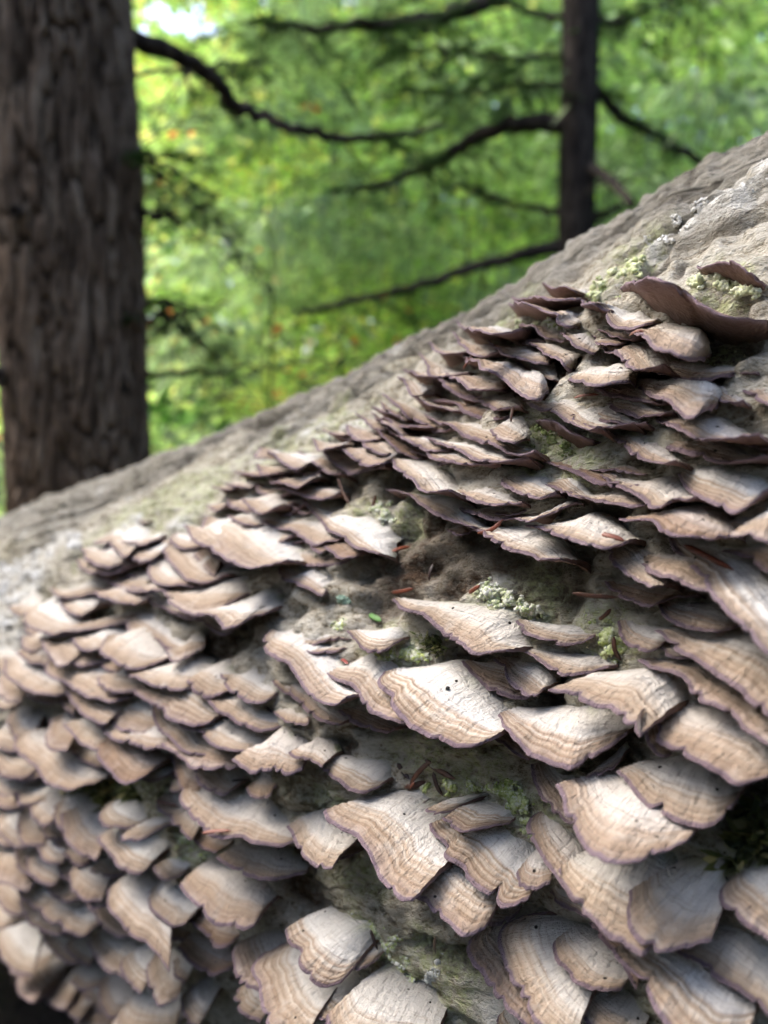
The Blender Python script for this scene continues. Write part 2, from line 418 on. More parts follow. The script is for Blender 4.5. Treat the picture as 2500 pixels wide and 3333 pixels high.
def broad_tree(x, y, h, rad, pal, nleaf, label, seed, low=0.3, reds=0.0, size=0.065, trunk_r=0.05, feather=False):
    rg = np.random.default_rng(seed)
    z0 = gz(x, y)
    root = empty('conifer_tree' if feather else 'broadleaf_tree', (x, y, z0)); tag(root, label, 'tree', 'conifers behind the log' if feather else 'broadleaf trees behind the log')
    zt = np.linspace(-0.15, h * 0.92, 14)
    path = np.stack([0.10 * np.sin(zt * 1.1 + seed) * zt / h, 0.10 * np.cos(zt * 0.9 + seed) * zt / h, zt], -1)
    V = [tube_np(path, trunk_r * (1 - 0.85 * (zt + .15) / (h + .15)) , 8, 0.12, seed)]
    v, f = V[0]
    obj('trunk', mesh_np('trunk', v, f, M['bark2'], True, dict(ridge=np.ones((len(v), 4)))), (0, 0, 0), root)
    # limbs carry sprays of leaves in flat tiers
    limbs = []; C, Dd, Nn = [], [], []
    nl = max(16, int(h * 9))
    per = nleaf // nl
    for i in range(nl):
        z = low + (h - low) * (i + rg.uniform(0, 1)) / nl
        a = rg.uniform(0, 2 * math.pi)
        ln = rad * (0.45 + 0.55 * math.sin(math.pi * min(0.98, (z - low) / (h - low) * 0.8 + 0.15))) * rg.uniform(0.6, 1.15)
        p0 = np.array([np.interp(z, zt, path[:, 0]), np.interp(z, zt, path[:, 1]), z])
        dr = np.array([math.cos(a), math.sin(a), rg.uniform(0.05, 0.5)])
        q = np.array([p0, p0 + dr * ln * 0.5, p0 + dr * ln + np.array([0, 0, -0.12 * ln])])
        pc = catmull(q, 7); limbs.append(tube_np(pc, np.linspace(trunk_r * 0.28, 0.004, 7), 5, 0, seed + i, False))
        tt = rg.uniform(0.25, 1.0, per) ** 0.7
        base = np.stack([np.interp(tt, np.linspace(0, 1, 7), pc[:, k]) for k in range(3)], -1)
        off = rg.normal(0, 1, (per, 3)) * np.array([0.22, 0.22, 0.10]) * ln
        c = base + off
        dd = nrm(off + dr * 0.3 * ln + rg.normal(0, .25, (per, 3)) * ln)
        C.append(c); Dd.append(dd); Nn.append(nrm(UP + rg.normal(0, .45, (per, 3))))
    v, f = quads_to_mesh_parts(limbs)
    obj('limbs', mesh_np('limbs', v, f, M['bark2'], True, dict(ridge=np.ones((len(v), 4)))), (0, 0, 0), root)['kind'] = 'stuff'
    C, Dd, Nn = map(np.vstack, (C, Dd, Nn))
    keep = ~in_gap(C + np.array([x, y, z0])) if GAPS else np.ones(len(C), bool)
    C, Dd, Nn = C[keep], Dd[keep], Nn[keep]; n = len(C)
    P = PAL[pal]; cols = P[rg.integers(0, len(P), n)] * rg.uniform(0.75, 1.25, (n, 1))
    if reds:
        k = vnoise(C[:, 0] * 3, C[:, 1] * 3, C[:, 2] * 3, seed) > 0.45
        k &= rg.uniform(size=n) < reds; cols[k] = np.array([.42, .10, .03]) * rg.uniform(.7, 1.2, (k.sum(), 1))
    L = size * 1.25 * rg.uniform(.7, 1.3, n)
    if feather: Dd = nrm(Dd + np.array([0, 0, -.9])); L = L * 1.9
    v, f, c = leaf_mesh(C, Dd, Nn, L, L * (0.13 if feather else 0.62), cols)
    obj('crown', mesh_np('crown', v, f, M['leaf'], True, dict(col=c)), (0, 0, 0), root)
    return root
_g = np.random.default_rng(5)
GAPS = [(float(_g.uniform(450, 2500)), float(330 * _g.uniform() ** 1.6), float(_g.uniform(8, 15)), float(_g.uniform(8, 14))) for _ in range(34)] + [(590, 85, 75, 50), (640, 40, 40, 40), (520, 20, 45, 35), (455, 110, 30, 25), (655, 90, 45, 35), (490, 60, 30, 22), (760, 60, 20, 18), (930, 40, 18, 16), (1040, 100, 16, 14), (1300, 40, 14, 12), (2430, 60, 20, 16), (1130, 5, 60, 30), (1600, 3, 60, 22), (860, 10, 40, 35), (2370, 110, 26, 18), (1170, 70, 24, 20), (700, 100, 40, 30)]
T = [  # x, y, height, spread, palette, leaves, label, low, reds, size
    (-1.35, 4.0, 4.6, 1.0, 'gold', 5200, 'yellow-green broadleaf sapling with red-tinged leaves beside the thick trunk', .35, .22, .055),
    (-0.30, 5.2, 5.2, 1.1, 'gold', 5600, 'yellow-green broadleaf tree with scattered red leaves, behind the long bare limb', .3, .15, .06),
    (0.45, 4.3, 4.2, 1.0, 'cool', 9000, 'cool green feathery conifer between the two trunks', .1, 0, .05),
    (1.75, 5.0, 5.2, 1.1, 'fresh', 5200, 'bright green broadleaf tree behind the log crest', .4, 0, .065),
    (2.7, 6.2, 6.2, 1.4, 'fresh', 5600, 'sunlit bright green broadleaf tree at the frame edge behind the log', .4, 0, .075),
    (-2.6, 6.4, 6.0, 1.4, 'fresh', 4200, 'green broadleaf tree showing beyond the thick trunk edge', .3, 0, .07),
    (0.9, 7.6, 6.8, 1.5, 'gold', 5200, 'tall yellowish broadleaf tree behind the thin trunk', .5, .05, .075),
    (-0.9, 8.2, 7.2, 1.6, 'fresh', 5600, 'tall green broadleaf tree far behind the long bare limb', .4, .1, .08),
    (2.2, 9.2, 7.6, 1.8, 'cool', 5600, 'tall blue-green broadleaf tree far behind the log crest', .4, 0, .085),
    (4.6, 8.6, 7.2, 1.8, 'fresh', 5000, 'far bright green broadleaf tree near the frame edge', .4, 0, .085),
    (-4.2, 9.0, 7.5, 1.8, 'cool', 4200, 'far green broadleaf tree hidden mostly by the thick trunk', .4, 0, .085),
    (-0.75, 6.6, 5.6, 1.3, 'gold', 6500, 'mid yellow-green tree low behind the sagging limb', .15, .08, .075),
    (0.15, 9.4, 6.5, 1.7, 'cool', 6500, 'mid-distance green tree filling the gap between the trunks', .1, 0, .09),
    (-0.55, 3.6, 3.6, .55, 'cool', 4000, 'small pale feathery conifer low beside the thick trunk', .1, 0, .045),
    (1.5, 3.9, 4.6, .8, 'cool', 5000, 'drooping feathery conifer close behind the slim trunk', .3, 0, .05),
    (0.3, 11.0, 8.6, 2.1, 'deep', 9500, 'dark green broadleaf tree at the back between the trunks', .1, 0, .14),
    (-2.6, 11.8, 9.0, 2.3, 'deep', 9500, 'dark green broadleaf tree at the back beside the thick trunk', .1, 0, .14),
    (3.6, 12.2, 9.2, 2.4, 'deep', 9500, 'dark green broadleaf tree at the back behind the log crest', .1, 0, .14),
    (6.4, 13.0, 9.4, 2.5, 'fresh', 4600, 'green broadleaf tree farthest back near the frame edge', .1, 0, .14),
    (-6.4, 13.5, 9.4, 2.5, 'deep', 3800, 'dark green broadleaf tree farthest back beyond the thick trunk', .1, 0, .14),
]
for i, a in enumerate(T):
    broad_tree(a[0], a[1], a[2], a[3], a[4], int(a[5] * 1.5), a[6], 100 + i, a[7], a[8], a[9], (0.010 + a[2] * 0.0035) * (.4 if 'feathery' in a[6] else 1), 'feathery' in a[6])

def build_undergrowth():
    rg = np.random.default_rng(77); n = 16000
    Y = rg.uniform(2.2, 13, n); X = rg.uniform(-0.75, 0.75, n) * Y
    clump = fbm(X * 1.2, Y * 1.2, seed=71, oct=3)
    Z = 0.04 * np.clip(Y - 4, 0, 60) * 0.875 + rg.uniform(0, 1, n) ** 1.5 * (0.25 + 0.55 * np.clip(clump + .4, 0, 1))
    Cn = np.stack([X, Y, Z], -1)
    P = np.vstack([PAL['cool'], PAL['fresh'], PAL['deep']]); cols = P[rg.integers(0, len(P), n)] * rg.uniform(.7, 1.2, (n, 1))
    L = rg.uniform(.04, .09, n)
    v, f, c = leaf_mesh(Cn, rg.normal(0, 1, (n, 3)) * [1, 1, .4], nrm(UP + rg.normal(0, .5, (n, 3))), L, L * .5, cols)
    o = obj('undergrowth', mesh_np('undergrowth', v, f, M['leaf'], True, dict(col=c)))
    tag(o, 'low leafy undergrowth covering the forest floor behind the log', 'undergrowth', kind='stuff')
build_undergrowth()

def surrounding_wood():
    # the wood goes on unseen round the clearing; ring added to hold back low skylight
    rg = np.random.default_rng(88); C, cols, tubes = [], [], []
    P = np.vstack([PAL['deep'], PAL['cool'], PAL['fresh']])
    for i in range(26):
        az = math.radians(48 + i * (245 / 25) + rg.uniform(-3, 3)); d = rg.uniform(4.2, 6.5)
        x, y = d * math.sin(az), d * math.cos(az); h = rg.uniform(3.6, 5.4)
        zt = np.linspace(-.2, h, 8); tubes.append(tube_np(np.stack([x + 0 * zt, y + 0 * zt, zt], -1), np.linspace(.12, .03, 8), 8, .1, i))
        m = 900
        q = rg.normal(0, 1, (m, 3)) * [.75, .75, 1.0]; zz = rg.uniform(.3, h, m)
        C.append(np.stack([x + q[:, 0], y + q[:, 1], zz], -1)); cols.append(P[rg.integers(0, len(P), m)])
    C, cols = np.vstack(C), np.vstack(cols) * np.array([.55, .42, .55]); n = len(C)
    L = rg.uniform(.16, .30, n)
    v, f, c = leaf_mesh(C, rg.normal(0, 1, (n, 3)) * [1, 1, .5], nrm(UP + rg.normal(0, .6, (n, 3))), L, L * .7, cols)
    o = obj('surrounding_wood', mesh_np('surrounding_wood', v, f, M['dull'], True, dict(col=c)))
    tag(o, 'unseen leafy wood round the clearing, added to hold back low skylight', 'wood', kind='stuff')
    v, f = quads_to_mesh_parts(tubes)
    obj('stems', mesh_np('stems', v, f, M['bark2'], True, dict(ridge=np.ones((len(v), 4)))), (0, 0, 0), o)['kind'] = 'stuff'
surrounding_wood()
def trunk_mesh(x, y, rb, rt, z0, z1, dense, seed, nth, nz, depth):
    zt = np.r_[np.linspace(z0, dense[0], 20, endpoint=False), np.linspace(dense[0], dense[1], nz, endpoint=False), np.linspace(dense[1], z1, 40)]
    th = np.linspace(0, 2 * math.pi, nth, endpoint=False)
    Z, TH = np.meshgrid(zt, th, indexing='ij')
    f = (Z - z0) / (z1 - z0); r = rb + (rt - rb) * f
    r = r * (1 + 0.9 * np.exp(-(Z - z0) / 0.18))
    cx, cy = np.cos(TH), np.sin(TH)
    w = fbm(cx * 2.2, cy * 2.2, Z * 3.0, seed + 5, 3)
    arc = TH * rb
    e1, cell = worley(arc * 55 + w * 1.1, Z * 10 + w * 1.5, seed)            # long scaly plates
    e2, cell2 = worley(arc * 95 + w, Z * 30 + w * 2, seed + 2)
    plate = fbm(cx * 14, cy * 14, Z * 22, seed + 3, 3)
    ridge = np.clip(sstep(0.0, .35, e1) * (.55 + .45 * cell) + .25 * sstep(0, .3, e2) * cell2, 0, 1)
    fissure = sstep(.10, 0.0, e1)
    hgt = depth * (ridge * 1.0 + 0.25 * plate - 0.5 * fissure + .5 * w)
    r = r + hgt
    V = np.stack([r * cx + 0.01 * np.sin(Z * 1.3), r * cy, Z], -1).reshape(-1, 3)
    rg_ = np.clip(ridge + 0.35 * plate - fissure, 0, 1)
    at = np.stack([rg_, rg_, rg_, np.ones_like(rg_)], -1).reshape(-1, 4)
    return V, grid_faces(len(zt), nth, True), at
def hemlock(name, label, px, width_px, depth_y, seed, limbs, dense, sprays, nth, nz, bark_depth, mat):
    p = at_depth(px, 1315, depth_y); x, y = p[0], p[1]; z0 = gz(x, y)
    r = width_px / FPX * depth_y / 2
    root = empty(name, (x, y, z0)); tag(root, label, 'tree')
    v, f, a = trunk_mesh(x, y, r - bark_depth * .6, r * 0.72, -0.2, 7.5, (dense[0] - z0, dense[1] - z0), seed, nth, nz, bark_depth)
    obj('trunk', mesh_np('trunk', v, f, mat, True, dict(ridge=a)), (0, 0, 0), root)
    o3 = np.array([x, y, z0]); tw = []; bare = []
    rg = np.random.default_rng(seed)
    for (pts, w0, w1, d0, d1) in limbs:
        P = np.array([at_depth(q[0], q[1], d0 + (d1 - d0) * i / (len(pts) - 1)) for i, q in enumerate(pts)])
        P[0] = P[0] * .4 + np.array([x, y, P[0][2]]) * .6 if d0 == depth_y else P[0]
        C = catmull(P, max(10, 5 * len(pts)))
        C = C + 0.004 * rg.normal(0, 1, C.shape)
        rad = np.linspace(w0, w1, len(C)) / FPX * depth_y / 2
        v, f = tube_np(C - o3, rad, 9, 0.25, seed)
        obj('limb', mesh_np('limb', v, f, M['bark2'], True, dict(ridge=np.full((len(v), 4), .7))), (0, 0, 0), root)
        tw.append(C)
        for _ in range(9):
            i0 = rg.integers(2, len(C) - 1); a_ = rg.uniform(0, 6.28); d_ = np.array([.8 * math.cos(a_), .5 * math.sin(a_), rg.uniform(-.9, .5)]); l_ = rg.uniform(.05, .18)
            qd = catmull(np.array([C[i0], C[i0] + d_ * l_ * .5, C[i0] + d_ * l_ + np.array([.02, 0, -.03])]), 6)
            bare.append(tube_np(qd - o3, np.linspace(rad[i0] * .35, .0012, 6), 5, 0, 0, False))
    # feathery flat sprays hung from the limbs
    Cn, Dn, Nn = [], [], []; twigs = []
    for (li, n, L, spread, t0, t1) in sprays:
        C = tw[li]
        for k in range(n):
            t = rg.uniform(t0, t1); b = C[min(len(C) - 1, int(t * (len(C) - 1)))]
            a = rg.uniform(0, 2 * math.pi)
            d = nrm(np.array([math.cos(a), 0.8 * math.sin(a), rg.uniform(-.75, .05)]))
            Ls = L * rg.uniform(.5, 1.2)
            q = catmull(np.array([b, b + d * Ls * .5, b + d * Ls + np.array([0, 0, -.25 * Ls])]), 9)
            twigs.append(tube_np(q - o3, np.linspace(.0022, .0008, 9), 4, 0, 0, False))
            side = nrm(np.cross(d, UP))
            for j in range(int(spread)):
                tt = rg.uniform(.1, 1); sgn = rg.choice([-1, 1]); pb = q[int(tt * 8)]
                ds = nrm(d * .7 + side * sgn + np.array([0, 0, rg.uniform(-.35, .05)])); sl = Ls * .38 * (1.15 - tt) + .015
                m = int(14 + sl * 230)
                u_ = rg.uniform(0, 1, m)[:, None]
                pos = pb + ds * sl * u_ + np.array([0, 0, -.15 * sl]) * u_ ** 2
                s2 = nrm(np.cross(ds, UP)); nd = nrm(ds * .5 + s2 * rg.choice([-1, 1], m)[:, None] + rg.normal(0, .15, (m, 3)))
                Cn.append(pos); Dn.append(nd); Nn.append(nrm(UP + rg.normal(0, .3, (m, 3))))
    Cn, Dn, Nn = map(np.vstack, (Cn, Dn, Nn)); n = len(Cn)
    P = np.array([[.022, .055, .016], [.032, .075, .02], [.045, .10, .025], [.06, .12, .03]])
    cols = P[rg.integers(0, 4, n)] * rg.uniform(.8, 1.2, (n, 1))
    Ln = rg.uniform(.012, .02, n)
    v, f, c = leaf_mesh(Cn - o3, Dn, Nn, Ln, np.full(n, .0042), cols, 0.1)
    cr = obj('crown', mesh_np('crown', v, f, M['hemlock'], True, dict(col=c)), (0, 0, 0), root)
    v, f = quads_to_mesh_parts(twigs + bare)
    obj('twigs', mesh_np('twigs', v, f, M['bark2'], True, dict(ridge=np.full((len(v), 4), .7))), (0, 0, 0), cr)['kind'] = 'stuff'
    return root, r, (x, y, z0)
DL, DR = 1.30, 2.9
hemL, rL, oL = hemlock('hemlock_tree', 'thick furrowed brown tree trunk with a long sagging bare limb', 236, 452, DL, 5, [
    ([(430, 60), (560, 165), (690, 250), (790, 345), (900, 400), (1050, 438), (1250, 440), (1440, 408)], 62, 18, DL, 1.75),
    ([(470, 705), (520, 704), (562, 706)], 30, 16, DL, DL),
    ([(450, 455), (475, 500), (505, 560), (560, 620)], 20, 8, DL, 1.4),
    ([(482, 985), (560, 985), (640, 1005), (760, 985)], 24, 8, DL, 1.5),
    ([(500, 1228), (640, 1212), (800, 1198), (980, 1180), (1250, 1172)], 22, 7, DL, 1.9),
    ([(430, 250), (560, 235), (720, 215), (900, 190)], 16, 6, DL, 1.9),
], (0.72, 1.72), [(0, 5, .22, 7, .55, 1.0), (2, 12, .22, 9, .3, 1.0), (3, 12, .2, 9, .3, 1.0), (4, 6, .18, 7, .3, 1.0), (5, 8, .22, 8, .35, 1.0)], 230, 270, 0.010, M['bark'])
hemR, rR, oR = hemlock('hemlock_tree', 'slim dark tree trunk standing straight behind the log crest', 1848, 118, DR, 9, [
    ([(1785, 402), (1650, 412), (1550, 448), (1450, 512), (1350, 556), (1230, 605), (1080, 622)], 58, 18, DR, 3.3),
    ([(1785, 800), (1600, 856), (1440, 905), (1300, 945), (1130, 985), (960, 1020)], 40, 14, DR, 2.6),
    ([(1795, 285), (1720, 275), (1620, 285), (1480, 300), (1300, 285)], 18, 6, DR, 3.2),
    ([(1810, 60), (1740, 45), (1650, 10), (1560, -20)], 22, 12, DR, 3.0),
    ([(1640, -10), (1520, 30), (1400, 62), (1250, 78), (1050, 90), (850, 85)], 44, 14, 2.6, 2.4),
    ([(1905, 255), (1960, 310), (2030, 385), (2150, 450), (2290, 535), (2400, 590)], 34, 20, DR, 3.0),
    ([(1900, 545), (1960, 565), (2010, 610), (2060, 665)], 34, 20, DR, 2.5),
    ([(1900, 705), (1960, 698), (2030, 670)], 34, 16, DR, 3.0),
    ([(1790, 692), (1680, 668), (1560, 625), (1430, 590)], 22, 8, DR, 3.4),
    ([(1900, 60), (2000, 75), (2080, 40), (2200, -10)], 24, 10, DR, 3.2),
    ([(1790, 180), (1650, 190), (1480, 170), (1300, 150)], 16, 6, DR, 3.0),
], (0.9, 2.7), [(0, 18, .36, 8, .35, 1.0), (1, 10, .32, 7, .45, 1.0), (2, 18, .36, 9, .2, 1.0), (4, 26, .32, 9, .15, 1.0), (5, 9, .25, 7, .05, .6), (8, 8, .30, 7, .3, 1.0), (9, 22, .38, 9, .1, 1.0), (10, 26, .34, 9, .15, 1.0)], 90, 160, 0.005, M['bark2'])
# dark knot holes in the thick trunk
def knot(px, py, r_px):
    r = r_px / FPX * DL
    p = at_depth(px, py, DL); c = np.array(oL)
    dx = (p[0] - c[0]) / rL; dx = max(-.93, min(.93, dx)); yy = -math.sqrt(1 - dx * dx)
    n = nrm(np.array([dx, yy, 0])); z = CAM[2] + (p[2] - CAM[2]) * (DL - rL) / DL
    q = np.array([dx * rL, yy * rL, z - c[2]]) + n * .004
    s = nrm(np.cross(UP, n)); th = np.linspace(0, 2 * math.pi, 18, endpoint=False)
    ring = lambda k, dd: q + (np.cos(th)[:, None] * s * r * k + np.sin(th)[:, None] * UP * r * k * 1.15) * (1 + .12 * np.sin(3 * th + px))[:, None] + n * dd
    V = np.vstack([ring(1.35, -.004), ring(1.15, .006), ring(.85, .006), ring(.6, -.004), ring(.3, -.012)])
    a = np.repeat(np.array([.6, .7, .3, 0, 0]), 18)[:, None] * np.ones((1, 4))
    obj('knot', mesh_np('knot', V, grid_faces(5, 18, True), M['bark2'], True, dict(ridge=a)), (0, 0, 0), hemL)
for a in ((48, 76, 26), (100, 1222, 22), (430, 1250, 16), (165, 690, 15)): knot(*a)

# ------------------------------------------------------------------ the fallen log: a long leaning cylinder
R_LOG = 0.20
D_AX = nrm(cam2w(np.array([-0.675, -0.165, -0.718])))        # along the log, away from the camera and downhill
_b = nrm(cam2w(np.array([1.18, -0.247, -1.058])))
_b = nrm(_b - D_AX * (_b @ D_AX))
D_PERP = R_LOG / math.sin(math.radians(36.7))
O_AX = CAM + _b * D_PERP
E1 = -_b; E2 = np.cross(D_AX, E1)
if E2[2] < 0: E2 = -E2                                        # +phi is the upper side
def cyl(u, phi, h):
    u, phi, h = np.broadcast_arrays(np.asarray(u, float), np.asarray(phi, float), np.asarray(h, float))
    return O_AX + u[..., None] * D_AX + (R_LOG + h)[..., None] * (np.cos(phi)[..., None] * E1 + np.sin(phi)[..., None] * E2)
def uphi(p):
    q = np.asarray(p) - O_AX
    a, b = q @ E1, q @ E2
    return q @ D_AX, np.arctan2(b, a), np.hypot(a, b) - R_LOG
def hit(x, y, h=0.0):
    """where the sight line of pixel (x, y) meets the log enlarged by h (closest approach if it misses)."""
    r = ray(x, y); q = CAM - O_AX
    rp = r - (r @ D_AX) * D_AX; qp = q - (q @ D_AX) * D_AX
    a, b, c = rp @ rp, 2 * rp @ qp, qp @ qp - (R_LOG + h) ** 2
    disc = b * b - 4 * a * c
    t = (-b - math.sqrt(disc)) / (2 * a) if disc > 0 else -b / (2 * a)
    return CAM + r * t
def px_uv(x, y):
    u, p, _ = uphi(hit(x, y)); return u, p * R_LOG
def blob(U, V, spots):
    """soft union of elongated patches; spots are (x, y, radius in px) in the photo's frame laid onto the bark."""
    m = np.zeros_like(U)
    for (x, y, r) in spots:
        u, v = px_uv(x, y); u2, v2 = px_uv(x + r, y); u3, v3 = px_uv(x, y + r)
        ru = max(abs(u2 - u), abs(u3 - u), .004); rv = max(abs(v2 - v), abs(v3 - v), .004)
        ru, rv = min(ru, .09), min(rv, .06)
        m = np.maximum(m, np.exp(-(((U - u) / ru) ** 2 + ((V - v) / rv) ** 2) * 1.1))
    return m
DARK = [(1360, 1800, 150), (1500, 1760, 130), (1560, 2100, 110), (1480, 2130, 90), (1290, 1870, 120), (1250, 1960, 90), (1450, 1850, 120), (1650, 1850, 130), (1850, 1830, 160),  # real rot stains, plus shaded hollows and gaps coloured dark
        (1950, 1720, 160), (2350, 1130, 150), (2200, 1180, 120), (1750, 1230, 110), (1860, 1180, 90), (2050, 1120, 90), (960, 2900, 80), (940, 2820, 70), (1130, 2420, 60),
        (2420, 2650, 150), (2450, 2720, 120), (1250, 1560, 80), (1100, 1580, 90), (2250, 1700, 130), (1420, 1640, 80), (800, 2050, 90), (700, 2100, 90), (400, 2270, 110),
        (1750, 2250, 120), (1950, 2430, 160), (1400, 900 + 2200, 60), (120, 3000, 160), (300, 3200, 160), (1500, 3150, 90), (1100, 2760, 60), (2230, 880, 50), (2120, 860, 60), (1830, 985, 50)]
GREEN = [(1600, 1930, 70), (1680, 1960, 80), (1960, 2080, 80), (1940, 2010, 60), (1440, 2560, 90), (1690, 2620, 90), (1260, 2110, 70), (1210, 3060, 110), (1280, 3140, 110), (1370, 3070, 80),
         (1440, 3220, 130), (640, 2750, 70), (1780, 1450, 90), (1900, 1500, 70), (2000, 880, 90), (1930, 940, 60), (2380, 950, 80), (2330, 940, 70), (1330, 2440, 110), (1180, 2860, 120),
         (1100, 2620, 60), (560, 2540, 90), (350, 2560, 90), (2440, 2800, 90), (2350, 1150, 60), (1280, 1360, 60), (1180, 1660, 60), (870, 1390, 120), (500, 1640, 160), (1600, 1010, 70), (1340, 1640, 80),
         (1560, 2440, 100), (1530, 2500, 90)]
WHITE = [(2330, 680, 80), (2420, 620, 90), (2480, 560, 80), (2250, 740, 60), (2160, 790, 50), (120, 1790, 60), (60, 1850, 70), (110, 1870, 60), (150, 1780, 40), (60, 1940, 60), (30, 2010, 70), (60, 2060, 60),
         (10, 1890, 60), (180, 1730, 40), (240, 1740, 30), (790, 1475, 30), (830, 1450, 40), (950, 1340, 40), (1100, 1330, 40), (20, 2150, 60), (40, 2110, 60), (560, 1700, 40), (450, 1700, 50), (870, 1580, 40), (1600, 1900, 60)]
def bark_mask(U, V):
    # the crest of the log keeps its furrowed bark, more of it towards the near, upper end
    phi = V / R_LOG
    edge = 0.62 + 0.16 * fbm(U * 9, V * 0 + 2.0, seed=31, oct=3) + 0.10 * fbm(U * 40, V * 60, seed=33, oct=2)
    return sstep(edge - 0.10, edge + 0.10, phi) * (1 - 0.35 * sstep(0.15, 0.6, U))
SAG_U = [-.2, .0, .065, .10, .14, .17, .26, .38, .48, .72, 1.2]
SAG_H = [.002, .003, .003, .003, .010, .0140, .0170, .0205, .0140, .003, .0]
def fissures(U, V):
    w = 0.30 * fbm(U * 14, V * 40, seed=19, oct=3)
    lg, cell = worley(U * 5.5 + w * .6, V * 70 + w * 1.6 + U * 6, seed=9)
    net = fbm(U * 34, V * 52, seed=15, oct=4, gain=.6)
    f1 = sstep(.22, .02, lg); f2 = sstep(.06, .0, np.abs(net)) * sstep(-.1, .25, fbm(U * 8, V * 8, seed=17, oct=2))
    return lg + cell * 0.5, f1, f2
def relief(U, V):
    U = np.asarray(U, float); V = np.asarray(V, float)
    lg, f1, f2 = fissures(U, V); bk = bark_mask(U, V)
    r = 0.0045 * fbm(U * 11, V * 14, seed=1, oct=2) + 0.0010 * fbm(U * 45, V * 75, seed=5, oct=4, gain=.62)
    r = r + 0.0012 * (1 - 2 * np.abs(fbm(U * 40, V * 190, seed=7, oct=4, gain=.6))) - 0.0022 * f2
    r = r + bk * (0.0042 * np.minimum(lg, 1.0) - 0.0055 * f1 + 0.0012 * fbm(U * 60, V * 160, seed=29, oct=3))
    return r - np.interp(U, SAG_U, SAG_H) * sstep(0.30, 0.70, V / R_LOG)
def build_log():
    u = np.r_[np.linspace(-1.3, -0.22, 30, endpoint=False), np.linspace(-0.22, -0.05, 60, endpoint=False), np.linspace(-0.05, 0.26, 300, endpoint=False), np.linspace(0.26, 0.8, 190, endpoint=False), np.linspace(0.8, 3.2, 60)]
    p = np.r_[np.linspace(-math.pi, -1.1, 20, endpoint=False), np.linspace(-1.1, 1.1, 300, endpoint=False), np.linspace(1.1, math.pi, 20, endpoint=False)]
    U, Pp = np.meshgrid(u, p, indexing='ij'); V = Pp * R_LOG
    h = relief(U, V)
    seam = sstep(2.6, 3.1, np.abs(Pp)); h = h * (1 - seam)
    m_d = np.zeros_like(U); sub = np.abs(Pp) < 1.4
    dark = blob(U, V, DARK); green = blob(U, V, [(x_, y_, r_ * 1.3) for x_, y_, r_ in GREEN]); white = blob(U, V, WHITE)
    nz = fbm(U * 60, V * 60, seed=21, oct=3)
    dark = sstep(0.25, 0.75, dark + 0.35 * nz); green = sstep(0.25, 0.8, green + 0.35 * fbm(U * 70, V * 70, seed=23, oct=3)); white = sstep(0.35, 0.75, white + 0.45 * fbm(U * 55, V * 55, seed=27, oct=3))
    h = h - 0.004 * dark + 0.0012 * white + 0.0016 * dark * fbm(U * 120, V * 200, seed=41, oct=3)
    fine = fbm(U * 190, V * 230, seed=43, oct=2)
    h = h + 0.0011 * fine
    Vt = cyl(U, Pp, h)
    n, m_ = U.shape
    F = grid_faces(n, m_, True)
    mask = np.stack([green, dark, white, bark_mask(U, V)], -1).reshape(-1, 4)
    _, f1, f2 = fissures(U, V); fis = np.maximum(f1 * bark_mask(U, V), f2 * .8)
    lco = np.stack([U, V, h, fis], -1).reshape(-1, 4)
    Vt = Vt.reshape(-1, 3)
    base = np.array(O_AX)
    # end caps as fans
    c0 = len(Vt); ends = np.array([O_AX + u[0] * D_AX, O_AX + u[-1] * D_AX])
    Vt = np.vstack([Vt, ends]); mask = np.vstack([mask, np.zeros((2, 4))]); lco = np.vstack([lco, np.zeros((2, 4))])
    me = mesh_np('fallen_log', Vt - base, F, M['log'], True, dict(mask=mask, lco=lco))
    o = obj('fallen_log', me, base)
    tag(o, 'pale weathered fallen log covered in crowds of bracket fungi', 'log')
    # sawn-off ends as their own part
    for e, row in ((0, 0), (1, n - 1)):
        ring = Vt[row * m_:(row + 1) * m_:5]; c = ends[e]
        vv = np.vstack([ring, c]); q = len(ring)
        f = np.stack([np.arange(q), (np.arange(q) + 1) % q, np.full(q, q)], -1)
        me = mesh_np('log_end', vv - base, f, M['bark2'], False)
        obj('log_end', me, (0, 0, 0), o)
    return o
LOG = build_log()
def surf(u, phi):
    return relief(u, phi * R_LOG)

